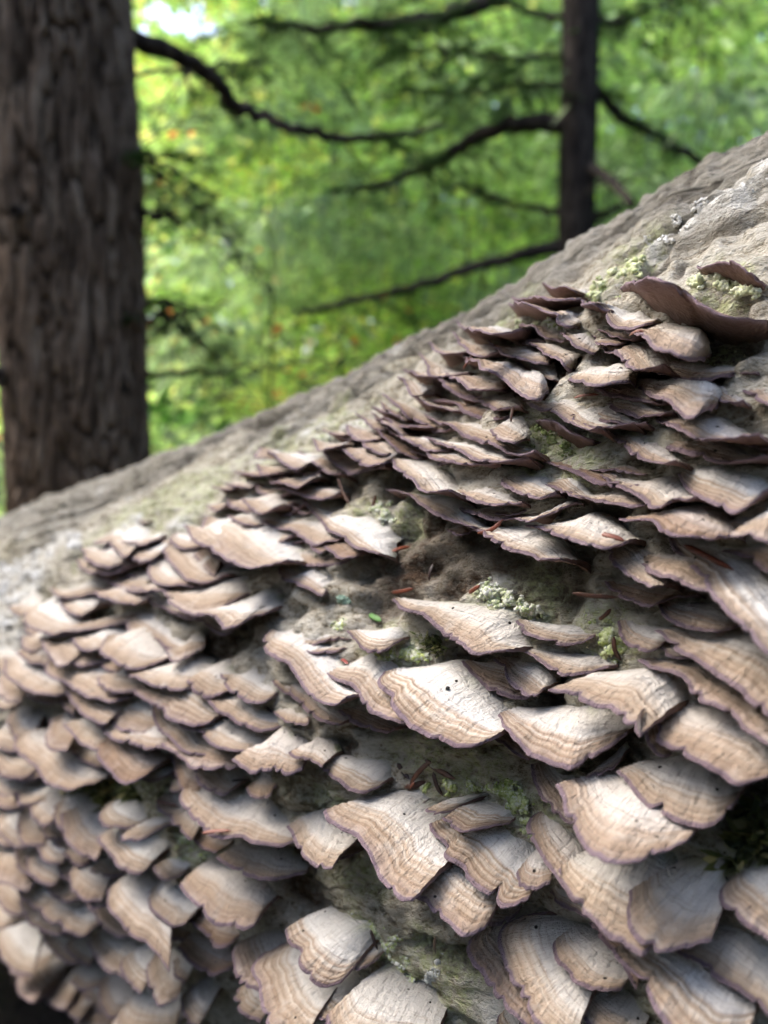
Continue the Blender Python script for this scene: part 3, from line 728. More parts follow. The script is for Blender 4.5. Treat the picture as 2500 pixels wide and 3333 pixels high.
BRACKETS = """
1520,1046 1595,1075 1677,1065|1690,1046|w
1503,1079 1524,1112 1575,1140 1626,1124|1640,1087
1605,1100 1660,1140 1750,1155|1700,1098
1661,1081 1700,1097 1755,1101|1740,1081
1693,1105 1740,1124 1805,1160 1840,1190 1880,1197|1865,1140| |bracket with a downcurled pale knob at its end, in the upper stack~the bracket with the downcurled knob
1708,1052 1755,1073 1818,1093|1800,1068
1826,1081 1861,1101 1920,1128|1900,1085
1415,1109 1450,1138 1524,1134|1500,1110|w
1387,1154 1410,1183 1425,1210 1500,1203|1505,1172|w
1330,1190 1372,1211 1420,1206|1410,1180|w
1295,1220 1317,1246 1348,1277 1399,1265|1400,1215|w|pale ragged bracket at the upper bend of the crowd below the crest~the pale ragged bracket
1402,1213 1455,1240 1493,1272 1548,1270|1530,1225
1462,1203 1516,1230 1552,1257 1614,1253|1590,1212
1530,1161 1587,1190 1645,1226 1720,1260|1650,1180
1636,1163 1693,1190 1736,1222 1802,1230|1790,1178| |smooth triangular bracket over the dark hollow in the upper stack~the smooth triangular bracket
1765,922 1818,934 1861,952 1910,945|1915,915|w|highest small white bracket, beside the yellow-green crust~the highest white bracket
1700,961 1770,967 1861,967|1850,953|d
1660,985 1700,987 1752,1003 1812,1017 1815,1040 1861,1058 1905,1050|1870,1000| |long bracket with purple-brown underside lifted, just under the crest crack~the long lifted bracket
1270,1281 1297,1310 1330,1335 1365,1362 1400,1381 1425,1375|1400,1310|w
1283,1308 1310,1330 1335,1350|1340,1320|d
1364,1297 1400,1310 1470,1330|1450,1305
1426,1293 1493,1308 1530,1335 1600,1350|1580,1300|d
1520,1293 1570,1297 1620,1322 1650,1315|1640,1280
1583,1278 1640,1270 1720,1275 1790,1287 1857,1303|1790,1330|d|long brown bracket showing its toothed underside, across the middle stack~the long brown toothed bracket
1733,1306 1771,1325 1838,1352 1895,1375|1900,1320|w
2027,933 2075,906 2163,912 2230,958 2310,1000 2400,1035 2500,1050|2300,1040|d|largest bracket of the top, its dusky purple underside facing us~the largest dusky bracket
2263,885 2285,860 2367,857 2440,886 2500,925|2470,925|d|uppermost dusky purple bracket cut by the frame edge~the uppermost dusky bracket
1905,985 1950,987 1978,1010 2000,1040 2050,1055 2095,1040|2060,1015
2048,1043 2100,1080 2160,1110 2220,1137 2245,1135|2220,1060
1955,1068 2000,1095 2050,1102 2085,1085|2070,1068
1940,1090 1960,1110 2000,1113 2030,1105|2010,1095|d
1980,1115 2030,1150 2075,1180 2120,1165|2140,1110
2080,1183 2150,1195 2230,1212 2310,1217 2370,1200|2330,1180
1870,1217 1905,1240 1960,1248 2030,1240|2040,1210|w
1852,1240 1920,1258 2000,1275 2090,1282|2060,1250
2050,1237 2110,1275 2190,1305 2260,1338 2350,1300|2290,1245|w|blurred bright white bracket below the dark gap near the frame edge~the bright white blurred bracket
2210,1225 2260,1250 2320,1278 2370,1290|2370,1240
2333,1225 2400,1250 2450,1275 2510,1300|2490,1225
1250,1350 1275,1370 1300,1385 1345,1380|1330,1355
1300,1372 1330,1385 1390,1385|1370,1368|d
1420,1358 1480,1383 1540,1415 1600,1435 1650,1443|1590,1385
1592,1390 1605,1420 1640,1438 1680,1450 1705,1425|1720,1370|w|small cream fan standing alone in the dark gap of the middle stack~the small cream fan in the gap
1285,1394 1340,1428 1385,1455 1440,1450|1420,1405
1380,1415 1430,1445 1490,1463 1550,1490 1610,1500 1660,1497 1720,1485|1640,1450|w|long wavy white-topped bracket under the small cream fan~the long wavy white bracket
1235,1400 1270,1430 1300,1460 1340,1470|1320,1410|d
1350,1466 1400,1485 1450,1490|1420,1465
1403,1464 1440,1490 1500,1500 1560,1500|1510,1470
1254,1478 1290,1505 1315,1540 1350,1570 1400,1592 1460,1590|1420,1490|w|pointed pale fan jutting out over bare green bark~the pointed pale fan
1417,1502 1470,1502 1540,1525 1620,1540 1640,1570 1700,1605 1760,1612 1810,1590|1740,1530|w|long bracket with bumpy white tail and dark underside at its tip~the bumpy white-tailed bracket
1775,1557 1810,1575 1840,1595 1870,1600|1870,1530|w
1463,1575 1520,1600 1580,1625 1640,1622|1620,1575
1260,1592 1325,1607 1362,1640 1430,1675 1480,1697 1530,1703|1510,1620|w|pale shelf with a long thin tip above the dark rotten patch~the thin-tipped pale shelf
1460,1645 1500,1660 1530,1655|1520,1640
1516,1650 1570,1670 1630,1682 1690,1665|1640,1640
1630,1658 1680,1667 1735,1650|1720,1630
1702,1667 1740,1677 1800,1660 1850,1640|1840,1615|w
1455,1715 1500,1735 1545,1715|1500,1705|d
1527,1708 1575,1745 1640,1778 1705,1788 1760,1808 1825,1812|1740,1715| |tan-edged shelf with a curled rust needle on it, over the rotten patch~the shelf with the curled needle
1737,1707 1780,1710 1830,1730 1880,1748 1955,1763|1890,1690|w
1850,1315 1930,1345 2000,1365 2040,1365|2030,1320
1990,1305 2030,1330 2090,1345 2140,1335|2120,1300
1840,1340 1890,1375 1950,1382 2005,1370|1960,1335|w
2027,1350 2085,1387 2148,1418 2195,1446 2261,1462 2320,1478 2380,1470|2290,1415
2135,1330 2180,1365 2230,1385 2290,1420 2380,1400|2300,1340
2375,1418 2430,1435 2480,1450 2530,1450|2500,1400
2378,1475 2400,1487 2520,1470|2500,1455
1970,1405 2030,1435 2080,1465 2140,1475|2110,1415
1740,1385 1800,1378 1860,1398 1930,1425 1990,1442|1900,1442|d
2075,1500 2185,1525 2225,1575 2290,1620 2350,1648 2410,1660 2500,1590|2420,1510|w|large blurred smooth white bracket near the frame edge, halfway up the log~the large smooth white bracket
1985,1548 2050,1575 2110,1600 2140,1620 2200,1600|2180,1540
1888,1598 1960,1620 2040,1632 2090,1620|2060,1575
1785,1490 1850,1520 1910,1540 1960,1560 2000,1560|1960,1510|d
1945,1522 2000,1530 2060,1535|2050,1510|d
2060,1668 2150,1700 2190,1730 2280,1740|2250,1670|d
2285,1715 2340,1722 2400,1720|2400,1690|d
2393,1730 2450,1735 2520,1745|2510,1640|w
1964,1757 1975,1806 2007,1841 2050,1870 2117,1903|2110,1770|w|bracket with a red needle along its upper edge, beside the dark mossy hollow~the bracket with the red needle
2066,1800 2110,1825 2150,1860 2220,1890 2280,1915|2250,1830
2000,1885 2010,1905 2060,1940 2130,1960 2200,1940|2150,1900|d
2160,1965 2200,2005 2260,2025 2340,2040|2290,1970
2008,2025 2015,2060 2045,2090 2110,2110 2170,2080|2180,2030| |small tan-zoned half-round bracket beside the bright yellow-green moss~the tan-zoned half-round bracket
2180,1735 2190,1780 2240,1830 2290,1880 2320,1940 2380,2010 2470,2080 2540,2130|2480,1800|w|big blurred bracket carrying a broad rust-coloured needle~the bracket with the broad rust needle
2375,1785 2430,1800 2520,1850|2510,1770
2185,2045 2220,2070 2270,2110 2350,2160 2430,2210 2520,2280|2450,2060
2160,2100 2190,2130 2270,2130|2250,2085
2083,2145 2125,2178 2190,2197 2235,2225 2250,2250 2320,2287 2395,2326 2415,2360 2470,2395 2520,2430|2400,2180| |long blurred purple-edged bracket overlapping the flat white one~the long purple-edged bracket
1792,2231 1860,2250 1920,2280 1985,2300 2030,2345 2085,2390|2180,2170|w|flat pointed white bracket with a dark upright needle at its edge~the flat pointed white bracket
2118,2285 2155,2325 2185,2345 2180,2380 2205,2405 2265,2440 2320,2467 2370,2483 2410,2510 2460,2505|2400,2340
2105,2320 2115,2400 2150,2440 2180,2440|2170,2340
1615,2318 1642,2370 1702,2423 1762,2461 1845,2491 1898,2468 2040,2380|1900,2300| |rounded bracket with a rusty stain, between the speckled fan and the curly cluster~the rust-stained rounded bracket
1573,2310 1585,2370 1620,2410 1680,2455 1720,2470|1640,2320
1895,2530 1930,2520 1990,2500 2020,2470|2000,2420|w|curled rim with a dark hole, in the blurred near cluster~the curled rim with the hole
2010,2510 2050,2550 2085,2600 2115,2635 2180,2670 2240,2690 2310,2693 2400,2600|2280,2460|w|grey-topped corrugated bracket beside the black hollow at the frame edge~the grey corrugated bracket
1730,2490 1745,2560 1770,2610 1830,2665 1895,2672|1850,2540
1860,2550 1880,2600 1900,2670 1940,2720 1990,2755 2060,2760 2130,2740|2060,2570
1745,2632 1718,2672 1732,2740 1777,2807 1822,2860 1853,2905|1840,2690| |crescent bracket with broad purple rim, at the start of the blurred near cluster~the purple-rimmed crescent
1849,2817 1859,2855 1917,2933 1970,2986 2037,3029 2081,3053 2110,3048|2030,2820|w
2080,2890 2083,2970 2118,3035 2170,3062 2245,3040|2270,2850|w
2190,3055 2205,3100 2270,3130 2340,3190 2420,3240 2480,3290 2530,3340|2420,3040|w|blurred nearest bracket running out of the frame's lower corner~the blurred corner bracket
2365,2855 2340,2895 2345,2940 2395,2985 2440,3020 2510,3060|2520,2850|w|very blurred white lump at the frame edge below the green moss~the very blurred white lump
2030,3100 2070,3150 2110,3190 2150,3240 2200,3310 2290,3380|2230,3130
1935,3010 1980,3070 2020,3110 2070,3200|2050,3060|d
1787,2899 1806,2933 1854,2957 1907,2981|1850,2890
1545,3035 1522,3070 1528,3115 1572,3170 1615,3240 1670,3297 1730,3350|1700,3060
1760,2960 1695,2980 1640,3020 1625,3060 1634,3110 1657,3176 1702,3252 1747,3333 1850,3420|1900,3080|w|broad banded fan with thick purple rim at the bottom, another small one on it~the broad banded fan
1830,3040 1797,3063 1808,3123 1845,3176 1898,3214 1973,3236 2020,3225|1960,3090| |small brown ear-shaped bracket lying on the broad banded fan~the small brown ear
1897,3262 1915,3300 1950,3340 2020,3380|2020,3270|w
1620,3300 1615,3340 1660,3400|1660,3310
1275,1946 1316,1987 1368,1997 1429,2043 1440,2054 1486,2084 1527,2125 1562,2131 1645,2120|1640,1975|w|large pointed cream bracket above the black hole, its corner under white crust~the large pointed cream bracket
1562,2030 1588,2074 1624,2100 1675,2115|1690,2045
1680,2024 1717,2062 1777,2084 1838,2092 1925,2062|1920,2030|w|sausage-shaped white bracket against the bright yellow-green moss~the sausage-shaped white bracket
1687,2111 1762,2152 1800,2182 1853,2197 1913,2190 1980,2170|1930,2130
1506,2157 1535,2195 1570,2225 1620,2250 1690,2270 1740,2260|1650,2155
1604,2140 1635,2175 1650,2210 1690,2240 1730,2260 1770,2235|1740,2155
1248,2182 1232,2205 1240,2235 1275,2258 1277,2285 1295,2312 1337,2351 1398,2382 1450,2402 1501,2423 1545,2428 1583,2412|1480,2165|w|large sharp cream fan with tan zones, purple rim and one black speck~the fan with the black speck
1515,2280 1535,2305 1570,2315|1560,2240
1055,2175 1065,2195 1101,2218 1152,2233 1173,2264 1194,2290 1245,2325 1286,2351 1337,2358|1230,2130|w|wide cream bracket with a tiny red flake, just above the speckled fan~the bracket with the red flake
1091,2290 1117,2325 1147,2346 1200,2373 1255,2387 1280,2375|1220,2300|d
876,2050 851,2085 855,2105 904,2147 935,2160 966,2202 1009,2265 1048,2288 1088,2292 1130,2270|1040,2055|w|long purple-rimmed shelf curling round its upper end, in sharp focus~the long purple-rimmed shelf
935,2072 960,2090 1000,2097 1050,2090 1140,2085|1120,2058|w
978,2110 1020,2128 1080,2125 1140,2110|1130,2092
1130,2060 1150,2085 1180,2110 1215,2120 1255,2110 1300,2080|1290,2040|w|small white shell-shaped bracket beside the curly green crust~the white shell-shaped bracket
925,2220 945,2260 980,2295 1010,2325 1060,2350 1100,2355|1060,2240
886,2215 900,2235 930,2255 950,2260|930,2185
718,2200 735,2233 760,2257 794,2272 821,2280 865,2276 900,2250|850,2170|w|smooth domed fan with a small green tuft at its root~the smooth domed fan
643,2180 670,2220 720,2225|720,2165
664,2233 672,2272 704,2308 743,2327 759,2343 798,2366 849,2380 892,2370 925,2345|850,2270| |long scalloped bracket directly under the smooth domed fan~the long scalloped bracket
888,2320 920,2340 965,2353 1000,2355 1010,2335|960,2275
640,2305 649,2331 676,2362 712,2370 723,2386 774,2413 830,2421|800,2360
815,2433 849,2460 868,2468 900,2465 940,2470|930,2385
940,2448 960,2465 1000,2470 1030,2485 1045,2495|1070,2395
955,2480 975,2500 1025,2495|1000,2470|d
497,2300 502,2340 525,2382 563,2413 590,2440 630,2460 680,2460|620,2300| |cream bracket with crossing cracks, hanging over a black gap~the cracked cream bracket
582,2392 620,2420 650,2450 700,2457 760,2455|690,2375
513,2235 545,2258 580,2275 590,2292 640,2310|650,2225
480,2170 540,2200 600,2210 640,2190|600,2150
629,2488 637,2527 657,2554 684,2574 715,2586 735,2580|780,2475|w|ruffled pale bracket with a thin dark needle across it~the ruffled bracket with the needle
725,2585 745,2600 785,2595|770,2550
802,2565 812,2585 845,2596 875,2585 905,2545|860,2485
1041,2475 1050,2510 1080,2535 1105,2545 1140,2570 1175,2578 1230,2560|1240,2485|w|pale bracket running under the star of dry needles~the bracket under the needle star
590,2565 586,2600 628,2656 657,2680 662,2695 710,2719 787,2724 845,2743 913,2748 956,2733|850,2590| |very wide banded half-moon bracket with a red needle on its rim~the wide half-moon bracket
540,2570 514,2600 518,2640 556,2661 566,2690 620,2730|640,2620
620,2695 625,2730 660,2765 705,2775|690,2690|d
702,2785 759,2825 807,2849 874,2863 927,2854 995,2838|860,2735| |wide brown half-moon bracket in shade, directly under the banded half-moon~the shaded half-moon bracket
935,2690 961,2728 975,2770 1000,2801 1043,2822 1077,2825 1100,2800|1080,2630|w|bracket with a smaller one curled onto its lower corner~the bracket with the curled rider
1025,2735 1050,2752 1080,2765 1085,2785 1115,2795 1160,2780|1140,2715
1060,2640 1069,2664 1122,2698 1161,2727 1199,2775 1209,2789 1233,2837 1262,2886 1300,2915 1340,2920|1330,2595|w|big pointed cream bracket with long purple edge, below the needle star~the big cream bracket below the needle star
1260,2790 1258,2820 1281,2857 1335,2890 1349,2919 1383,2939 1416,2977 1460,3011 1510,3045 1570,3020|1480,2750| |long tan-banded bracket sweeping down to the lower corner of its stack~the long tan-banded bracket
1224,2665 1243,2697 1281,2717 1320,2729 1400,2712|1380,2655| |small brown tongue resting on the big cream bracket~the small brown tongue
1400,2680 1416,2721 1450,2755 1445,2780 1503,2813 1518,2847 1571,2895 1595,2910 1629,2943 1667,2943 1720,2920|1640,2700|w|large folded white bracket next to yellow-green moss~the large folded white bracket
1436,2866 1440,2905 1484,2948 1532,2987 1580,2997 1629,2997 1680,2970|1600,2880
1680,2840 1690,2880 1730,2900 1790,2880|1760,2750
1382,2640 1395,2655 1440,2652 1480,2640|1560,2605|w
1275,2590 1300,2615 1340,2628 1380,2615|1350,2570|w
1430,2655 1470,2690 1500,2708 1570,2700 1650,2688|1640,2645|w
600,2850 587,2876 605,2915 652,2954 675,2986 707,3001 746,3005 769,3013 793,3021 824,3013 850,2970|770,2840| |big round-shouldered fan with shaded grey centre, standing clear of the bark~the round-shouldered fan
500,2880 480,2905 490,2950 530,2990 560,3015 600,3005|590,2860|w
500,2815 505,2840 530,2860 580,2850|640,2815|w
590,2985 633,3013 672,3047 686,3071 735,3078 783,3050|740,3000|d
577,3082 595,3102 610,3120 648,3150 687,3170 715,3166 757,3150|680,3060|d|dark split bracket with a bright rim, under the round-shouldered fan~the dark split bracket
537,3030 560,3050 610,3055 640,3035|600,3010|d
800,3060 757,3090 762,3140 785,3195 850,3215|900,3075
775,3215 765,3250 785,3295 850,3325|900,3215
930,3056 885,3082 848,3105 825,3140 824,3175 840,3210 852,3250 862,3295 880,3340 960,3420|1060,3160|w|tall banded white fan behind the smooth bell-shaped one at the bottom~the tall banded white fan
975,3000 930,3018 928,3045 938,3070 973,3095 970,3125 980,3152 1003,3180 1035,3203 1065,3207 1100,3198 1150,3150|1180,3030|w|bell-shaped grey-white bracket with knobbly purple end, beside powdery green crust~the bell-shaped bracket
990,3180 950,3210 965,3240 985,3262 1012,3290 1040,3315 1080,3360|1160,3220|w
1150,3250 1138,3270 1145,3310 1170,3345|1250,3260|w
1060,3300 1100,3400 1240,3440 1400,3420|1310,3200|w|flat white fan cut by the bottom edge, below the powdery green crust~the flat white fan at the bottom
1155,3120 1155,3150 1180,3155 1230,3120|1240,3095|w
395,2870 392,2910 423,2947 450,2978 486,2998 521,3037 535,3055|490,2860
340,2860 305,2890 340,2915 385,2905|400,2850
290,2920 282,2945 310,2978 315,2998 345,3025 392,3048 440,3040|390,2910| |wide scalloped bracket with a deep grey hollow, low in the far crowd~the wide scalloped bracket
210,2925 192,2943 208,2970 235,2975 250,2993 282,3003 310,2985|290,2925
205,2840 183,2860 200,2885 235,2900 265,2890|250,2830
90,2860 118,2903 172,2928 205,2910|170,2850
-10,2850 20,2895 50,2920 85,2920|60,2830
40,2925 15,2950 30,2990 110,2960|110,2915|w
108,2920 118,2955 133,2978 172,2994 200,3000|180,2925
192,3005 220,3025 270,3025|260,2990
140,3000 125,3025 145,3065 172,3100 204,3123 235,3138 272,3132|240,3020| |smooth thick crescent bracket low in the far crowd, above the dark ground~the thick crescent bracket
320,3025 285,3058 300,3105 330,3140 370,3170 410,3185 450,3178|400,3040|w|bright blocky bracket with a pale diagonal scratch, low in the far crowd~the blocky scratched bracket
265,3050 243,3070 265,3100 300,3120|300,3060
40,2985 22,3020 30,3060 60,3100 110,3120|100,2995|w
260,3172 290,3190 335,3180|320,3140
470,3078 428,3103 435,3139 455,3170 475,3185|500,3080|w
500,3105 478,3140 474,3165 482,3205 500,3245 525,3268 572,3248|580,3110|w|dark-rimmed ear-shaped bracket standing upright near the bottom edge~the dark-rimmed ear
560,3130 565,3170 600,3200|620,3110
365,3185 357,3210 365,3250 380,3275 410,3270|430,3200
400,3290 410,3320 440,3340 520,3330|470,3210|w
560,3260 510,3290 515,3330 550,3370|620,3270
610,3220 587,3245 590,3280 605,3320 640,3340|680,3220
72,3080 70,3105 90,3130 125,3135|120,3080
95,3090 100,3130 140,3170|140,3100
130,3115 135,3150 160,3175 190,3180|185,3110
165,3160 168,3185 195,3205 225,3205|215,3150
85,3170 90,3205 120,3225 150,3215|140,3160
145,3210 165,3235 210,3255|200,3205
50,3120 60,3145 95,3150|90,3105
240,3240 245,3265 270,3285 300,3270|290,3225
215,3225 230,3245 260,3260|270,3215
270,3290 285,3320 345,3325|330,3285
295,3210 330,3255 360,3280|350,3205
360,3300 370,3335 410,3340|410,3290
35,2620 22,2645 32,2680 60,2703 95,2710|90,2610
100,2615 90,2650 95,2695 150,2700|150,2605
130,2590 137,2628 168,2648 205,2630|190,2575
205,2600 205,2640 240,2690|260,2585
185,2645 163,2668 175,2700 215,2700|215,2640
192,2705 208,2730 235,2736 262,2720|240,2690
245,2635 240,2665 250,2695 282,2727 322,2742|320,2630
345,2620 322,2655 335,2685 390,2695 440,2690|480,2615|w|smooth log-shaped grey bracket lying below the dark moss tuft~the smooth grey log-shaped bracket
455,2695 460,2705 500,2705 555,2680|560,2665|w
345,2700 322,2718 330,2750 360,2785 384,2820 423,2836 462,2832 500,2795|530,2735|w|bell-shaped bracket with a grey wrinkled crown and tan skirt~the grey-crowned bell bracket
238,2755 260,2775 285,2780 315,2755|300,2725
150,2685 152,2720 170,2760 200,2768 220,2755|210,2690
105,2725 78,2748 80,2780 100,2805 125,2805|130,2720
150,2745 128,2770 126,2808 158,2832 195,2828 212,2800|190,2755
225,2785 212,2805 225,2825 250,2840 270,2830|260,2780
270,2800 258,2825 266,2860 298,2883 335,2885|330,2795
345,2790 322,2815 350,2825 390,2820|370,2780
-20,2780 0,2805 35,2820 75,2835|40,2710
75,2800 80,2835 100,2855 125,2840|120,2795
0,2570 20,2600 60,2600|60,2545
75,2570 90,2595 125,2590|140,2550
-10,2670 10,2710 40,2720|30,2650
30,2190 20,2215 40,2245 75,2250|90,2180|w
95,2210 72,2250 105,2272 157,2286 195,2280 215,2268|180,2215| |nested crescent bracket with a shaded hollow, far down the log~the nested crescent bracket
72,2130 75,2175 102,2194 133,2210 180,2217 208,2213|170,2140
110,2105 137,2127 188,2139 215,2135|210,2090
-10,2140 20,2155 50,2150|30,2095|w
0,2275 20,2290 45,2285|40,2250|w
220,2195 204,2215 215,2253 245,2282|250,2195
222,2170 250,2210 274,2249 302,2280 345,2300 365,2285|320,2195
220,2135 213,2163 245,2180 290,2210 325,2225 380,2228|330,2140|w
345,2240 368,2280 404,2319 450,2335 498,2325|430,2245
362,2180 375,2205 400,2218 470,2210|450,2155
390,2232 430,2235 470,2225 515,2210|500,2200
262,2110 265,2130 300,2140 350,2130|330,2090
362,2135 385,2160 430,2160|440,2115
437,2160 455,2180 485,2175|500,2135
345,2310 368,2347 392,2370 430,2382|430,2310
430,2378 470,2385 500,2398 540,2400|510,2340
335,2388 352,2417 372,2445 396,2472 425,2488|420,2380|d
203,2400 220,2441 251,2464 282,2480 321,2494 357,2490|310,2375|w|broad cream bracket with a small tear, overhanging the dark moss tuft~the torn cream bracket
195,2330 180,2370 190,2395 230,2400|250,2310
255,2340 290,2370 330,2400 385,2370|350,2320|w
115,2380 105,2408 130,2435 157,2457 180,2488 212,2503 240,2510|210,2390
-20,2430 5,2455 30,2475 60,2482 85,2478|60,2390|w
-10,2370 20,2390 55,2393 95,2390|50,2315|w
60,2310 52,2340 75,2375 105,2375|110,2300
75,2490 90,2508 110,2513 165,2490|150,2465|w
435,2478 423,2503 443,2527 474,2539 513,2538|540,2460|w|smooth pale bracket jutting out alone over the dark moss tuft~the smooth pale jutting bracket
570,2510 558,2540 555,2575 600,2570|620,2505
580,2455 585,2480 600,2530 640,2540|620,2455|d
10,2530 40,2560 110,2550|110,2515|w
100,2560 110,2590 160,2585|190,2540|w
430,1690 465,1700 495,1695|490,1680|w|single white shelf standing above the far white tuft of brackets~the single white far shelf
330,1745 355,1755 380,1745|380,1720|w
375,1725 400,1760 425,1775 450,1755|440,1715|w
430,1745 470,1758 505,1745|490,1728|w
433,1775 460,1795 500,1803 530,1785|510,1762|w
520,1740 550,1755 590,1755|575,1725|w
312,1770 330,1800 370,1815 420,1800|400,1765|w
303,1810 320,1835 370,1845 420,1830|400,1805|w
360,1835 400,1845 450,1830|430,1815
335,1850 370,1865 400,1870 440,1860|420,1840|w
410,1850 450,1865 510,1855|490,1838|w
383,1875 420,1890 460,1905 475,1890|460,1862|w
470,1890 505,1905 550,1900|545,1868|w
350,1905 370,1925 440,1935|430,1890
540,1870 540,1900 600,1910|580,1870
220,1900 245,1920 330,1905|320,1880|w
195,1930 205,1970 235,1995 268,1998 330,1960|335,1925|w|rounded cream bracket alone on the pale bark far down the log~the lone rounded far bracket
125,1970 125,2000 180,2020 230,2020|200,1955|w
52,1960 75,1975 110,1970|100,1930|w
228,2025 260,2035 400,2015|390,1995|w
110,2030 130,2045 180,2035|170,2005|w
110,2060 120,2090 180,2085|180,2045|w
185,2060 200,2090 230,2120 285,2090|280,2045|w
282,2055 310,2090 380,2080|370,2040|w
440,1980 412,2010 415,2045 443,2068 490,2080 520,2095 545,2110 600,2115|520,1995| |large banded crescent at the front of the far crowd, below a long shelf~the large banded crescent
570,2105 585,2122 640,2100|620,2075
395,2055 378,2085 415,2118 450,2130 495,2120|470,2050
482,1940 500,1965 560,1990 620,2010 670,2035 700,2055 740,2060 780,2030|680,1945|w|long drooping shelf over a black gap, its end hanging like a tongue~the long drooping shelf
715,1960 770,1985 780,2000 810,1995 840,1975|850,1925|w
585,1815 558,1850 575,1878 630,1883 676,1886 730,1875|690,1845
545,1865 532,1885 540,1905 600,1915|590,1875
598,1905 618,1933 649,1952 684,1960 727,1948 755,1930|720,1885|w
602,1755 576,1775 594,1807 618,1834 649,1850 690,1845|650,1760
605,1715 596,1735 620,1755 680,1750|670,1705
650,1695 660,1720 700,1740 750,1740|730,1685|w
662,1755 655,1785 680,1820 700,1835|700,1755
675,1775 696,1807 735,1830 782,1840 835,1835|780,1755| |smooth oval bracket with shaded underside in the middle far tier~the smooth oval bracket
735,1665 723,1705 743,1736 759,1756 798,1779 837,1789 870,1783|840,1680|w
862,1785 885,1800 915,1805|910,1765
830,1695 845,1725 880,1735 930,1725|900,1675|w
775,1670 800,1685 830,1690|830,1660
858,1677 876,1693 911,1709 939,1716 966,1724 1000,1745 1040,1755|1000,1685
925,1790 960,1808 1000,1820 1050,1830 1100,1825|1050,1775
895,1765 920,1770 990,1750|970,1745
1005,1760 1020,1775 1045,1785 1070,1775|1060,1740|d
1057,1762 1075,1785 1110,1808 1148,1805|1120,1745|d
978,1619 1000,1643 1022,1668 1043,1693 1068,1724 1120,1755 1170,1785 1235,1806|1225,1680|w|large saw-edged triangular white bracket with a greenish root beside the dark hollow~the saw-edged white triangle
905,1840 905,1868 930,1892 965,1900 990,1913 1021,1928 1048,1936 1062,1920|1040,1835| |small bracket standing alone under the far stack, on green bark~the lone small bracket
850,1450 838,1475 880,1490|890,1450|w
845,1500 860,1530 890,1540 920,1530|930,1485
885,1460 915,1490 955,1510 985,1505|970,1460|w
915,1480 960,1515 990,1535 1010,1535 1035,1525|1010,1470|w
971,1465 1010,1500 1042,1525 1073,1540 1110,1535|1080,1470|w|smooth grey-white bracket with round end, over a dark gap up the slope~the smooth round-ended bracket
775,1525 830,1545 890,1548|860,1518
890,1560 930,1572 975,1575 1000,1560|980,1540
850,1570 848,1590 880,1605 915,1605|900,1560
920,1580 960,1595 1010,1610 1055,1612|1010,1575
1028,1425 1045,1450 1080,1450 1110,1440|1100,1410|w
1065,1440 1085,1480 1105,1501 1150,1520 1200,1515|1170,1435
1115,1437 1152,1470 1190,1490 1218,1498 1250,1490|1220,1430
1053,1390 1090,1405 1120,1405|1110,1385|w
1113,1412 1150,1420 1180,1415|1170,1395
1137,1373 1150,1405 1180,1422 1220,1420|1200,1370
1182,1410 1200,1445 1240,1470 1260,1460|1250,1395
1172,1345 1200,1370 1220,1385 1260,1375|1250,1335|w
1225,1345 1260,1375 1300,1400|1290,1345
1222,1320 1250,1335 1290,1340|1270,1310
1245,1308 1270,1335 1310,1350|1300,1305
670,1630 690,1645 710,1655 735,1640|720,1605|w
692,1570 715,1585 760,1580|740,1560|w
735,1562 760,1575 810,1575|780,1552|w
745,1615 755,1640 780,1650 820,1655|800,1605|w
798,1612 820,1640 850,1655 890,1645|870,1600
898,1655 920,1667 945,1665 970,1650|950,1630
957,1645 975,1660 1000,1660|995,1632
870,1620 890,1640 935,1640|920,1605
"""

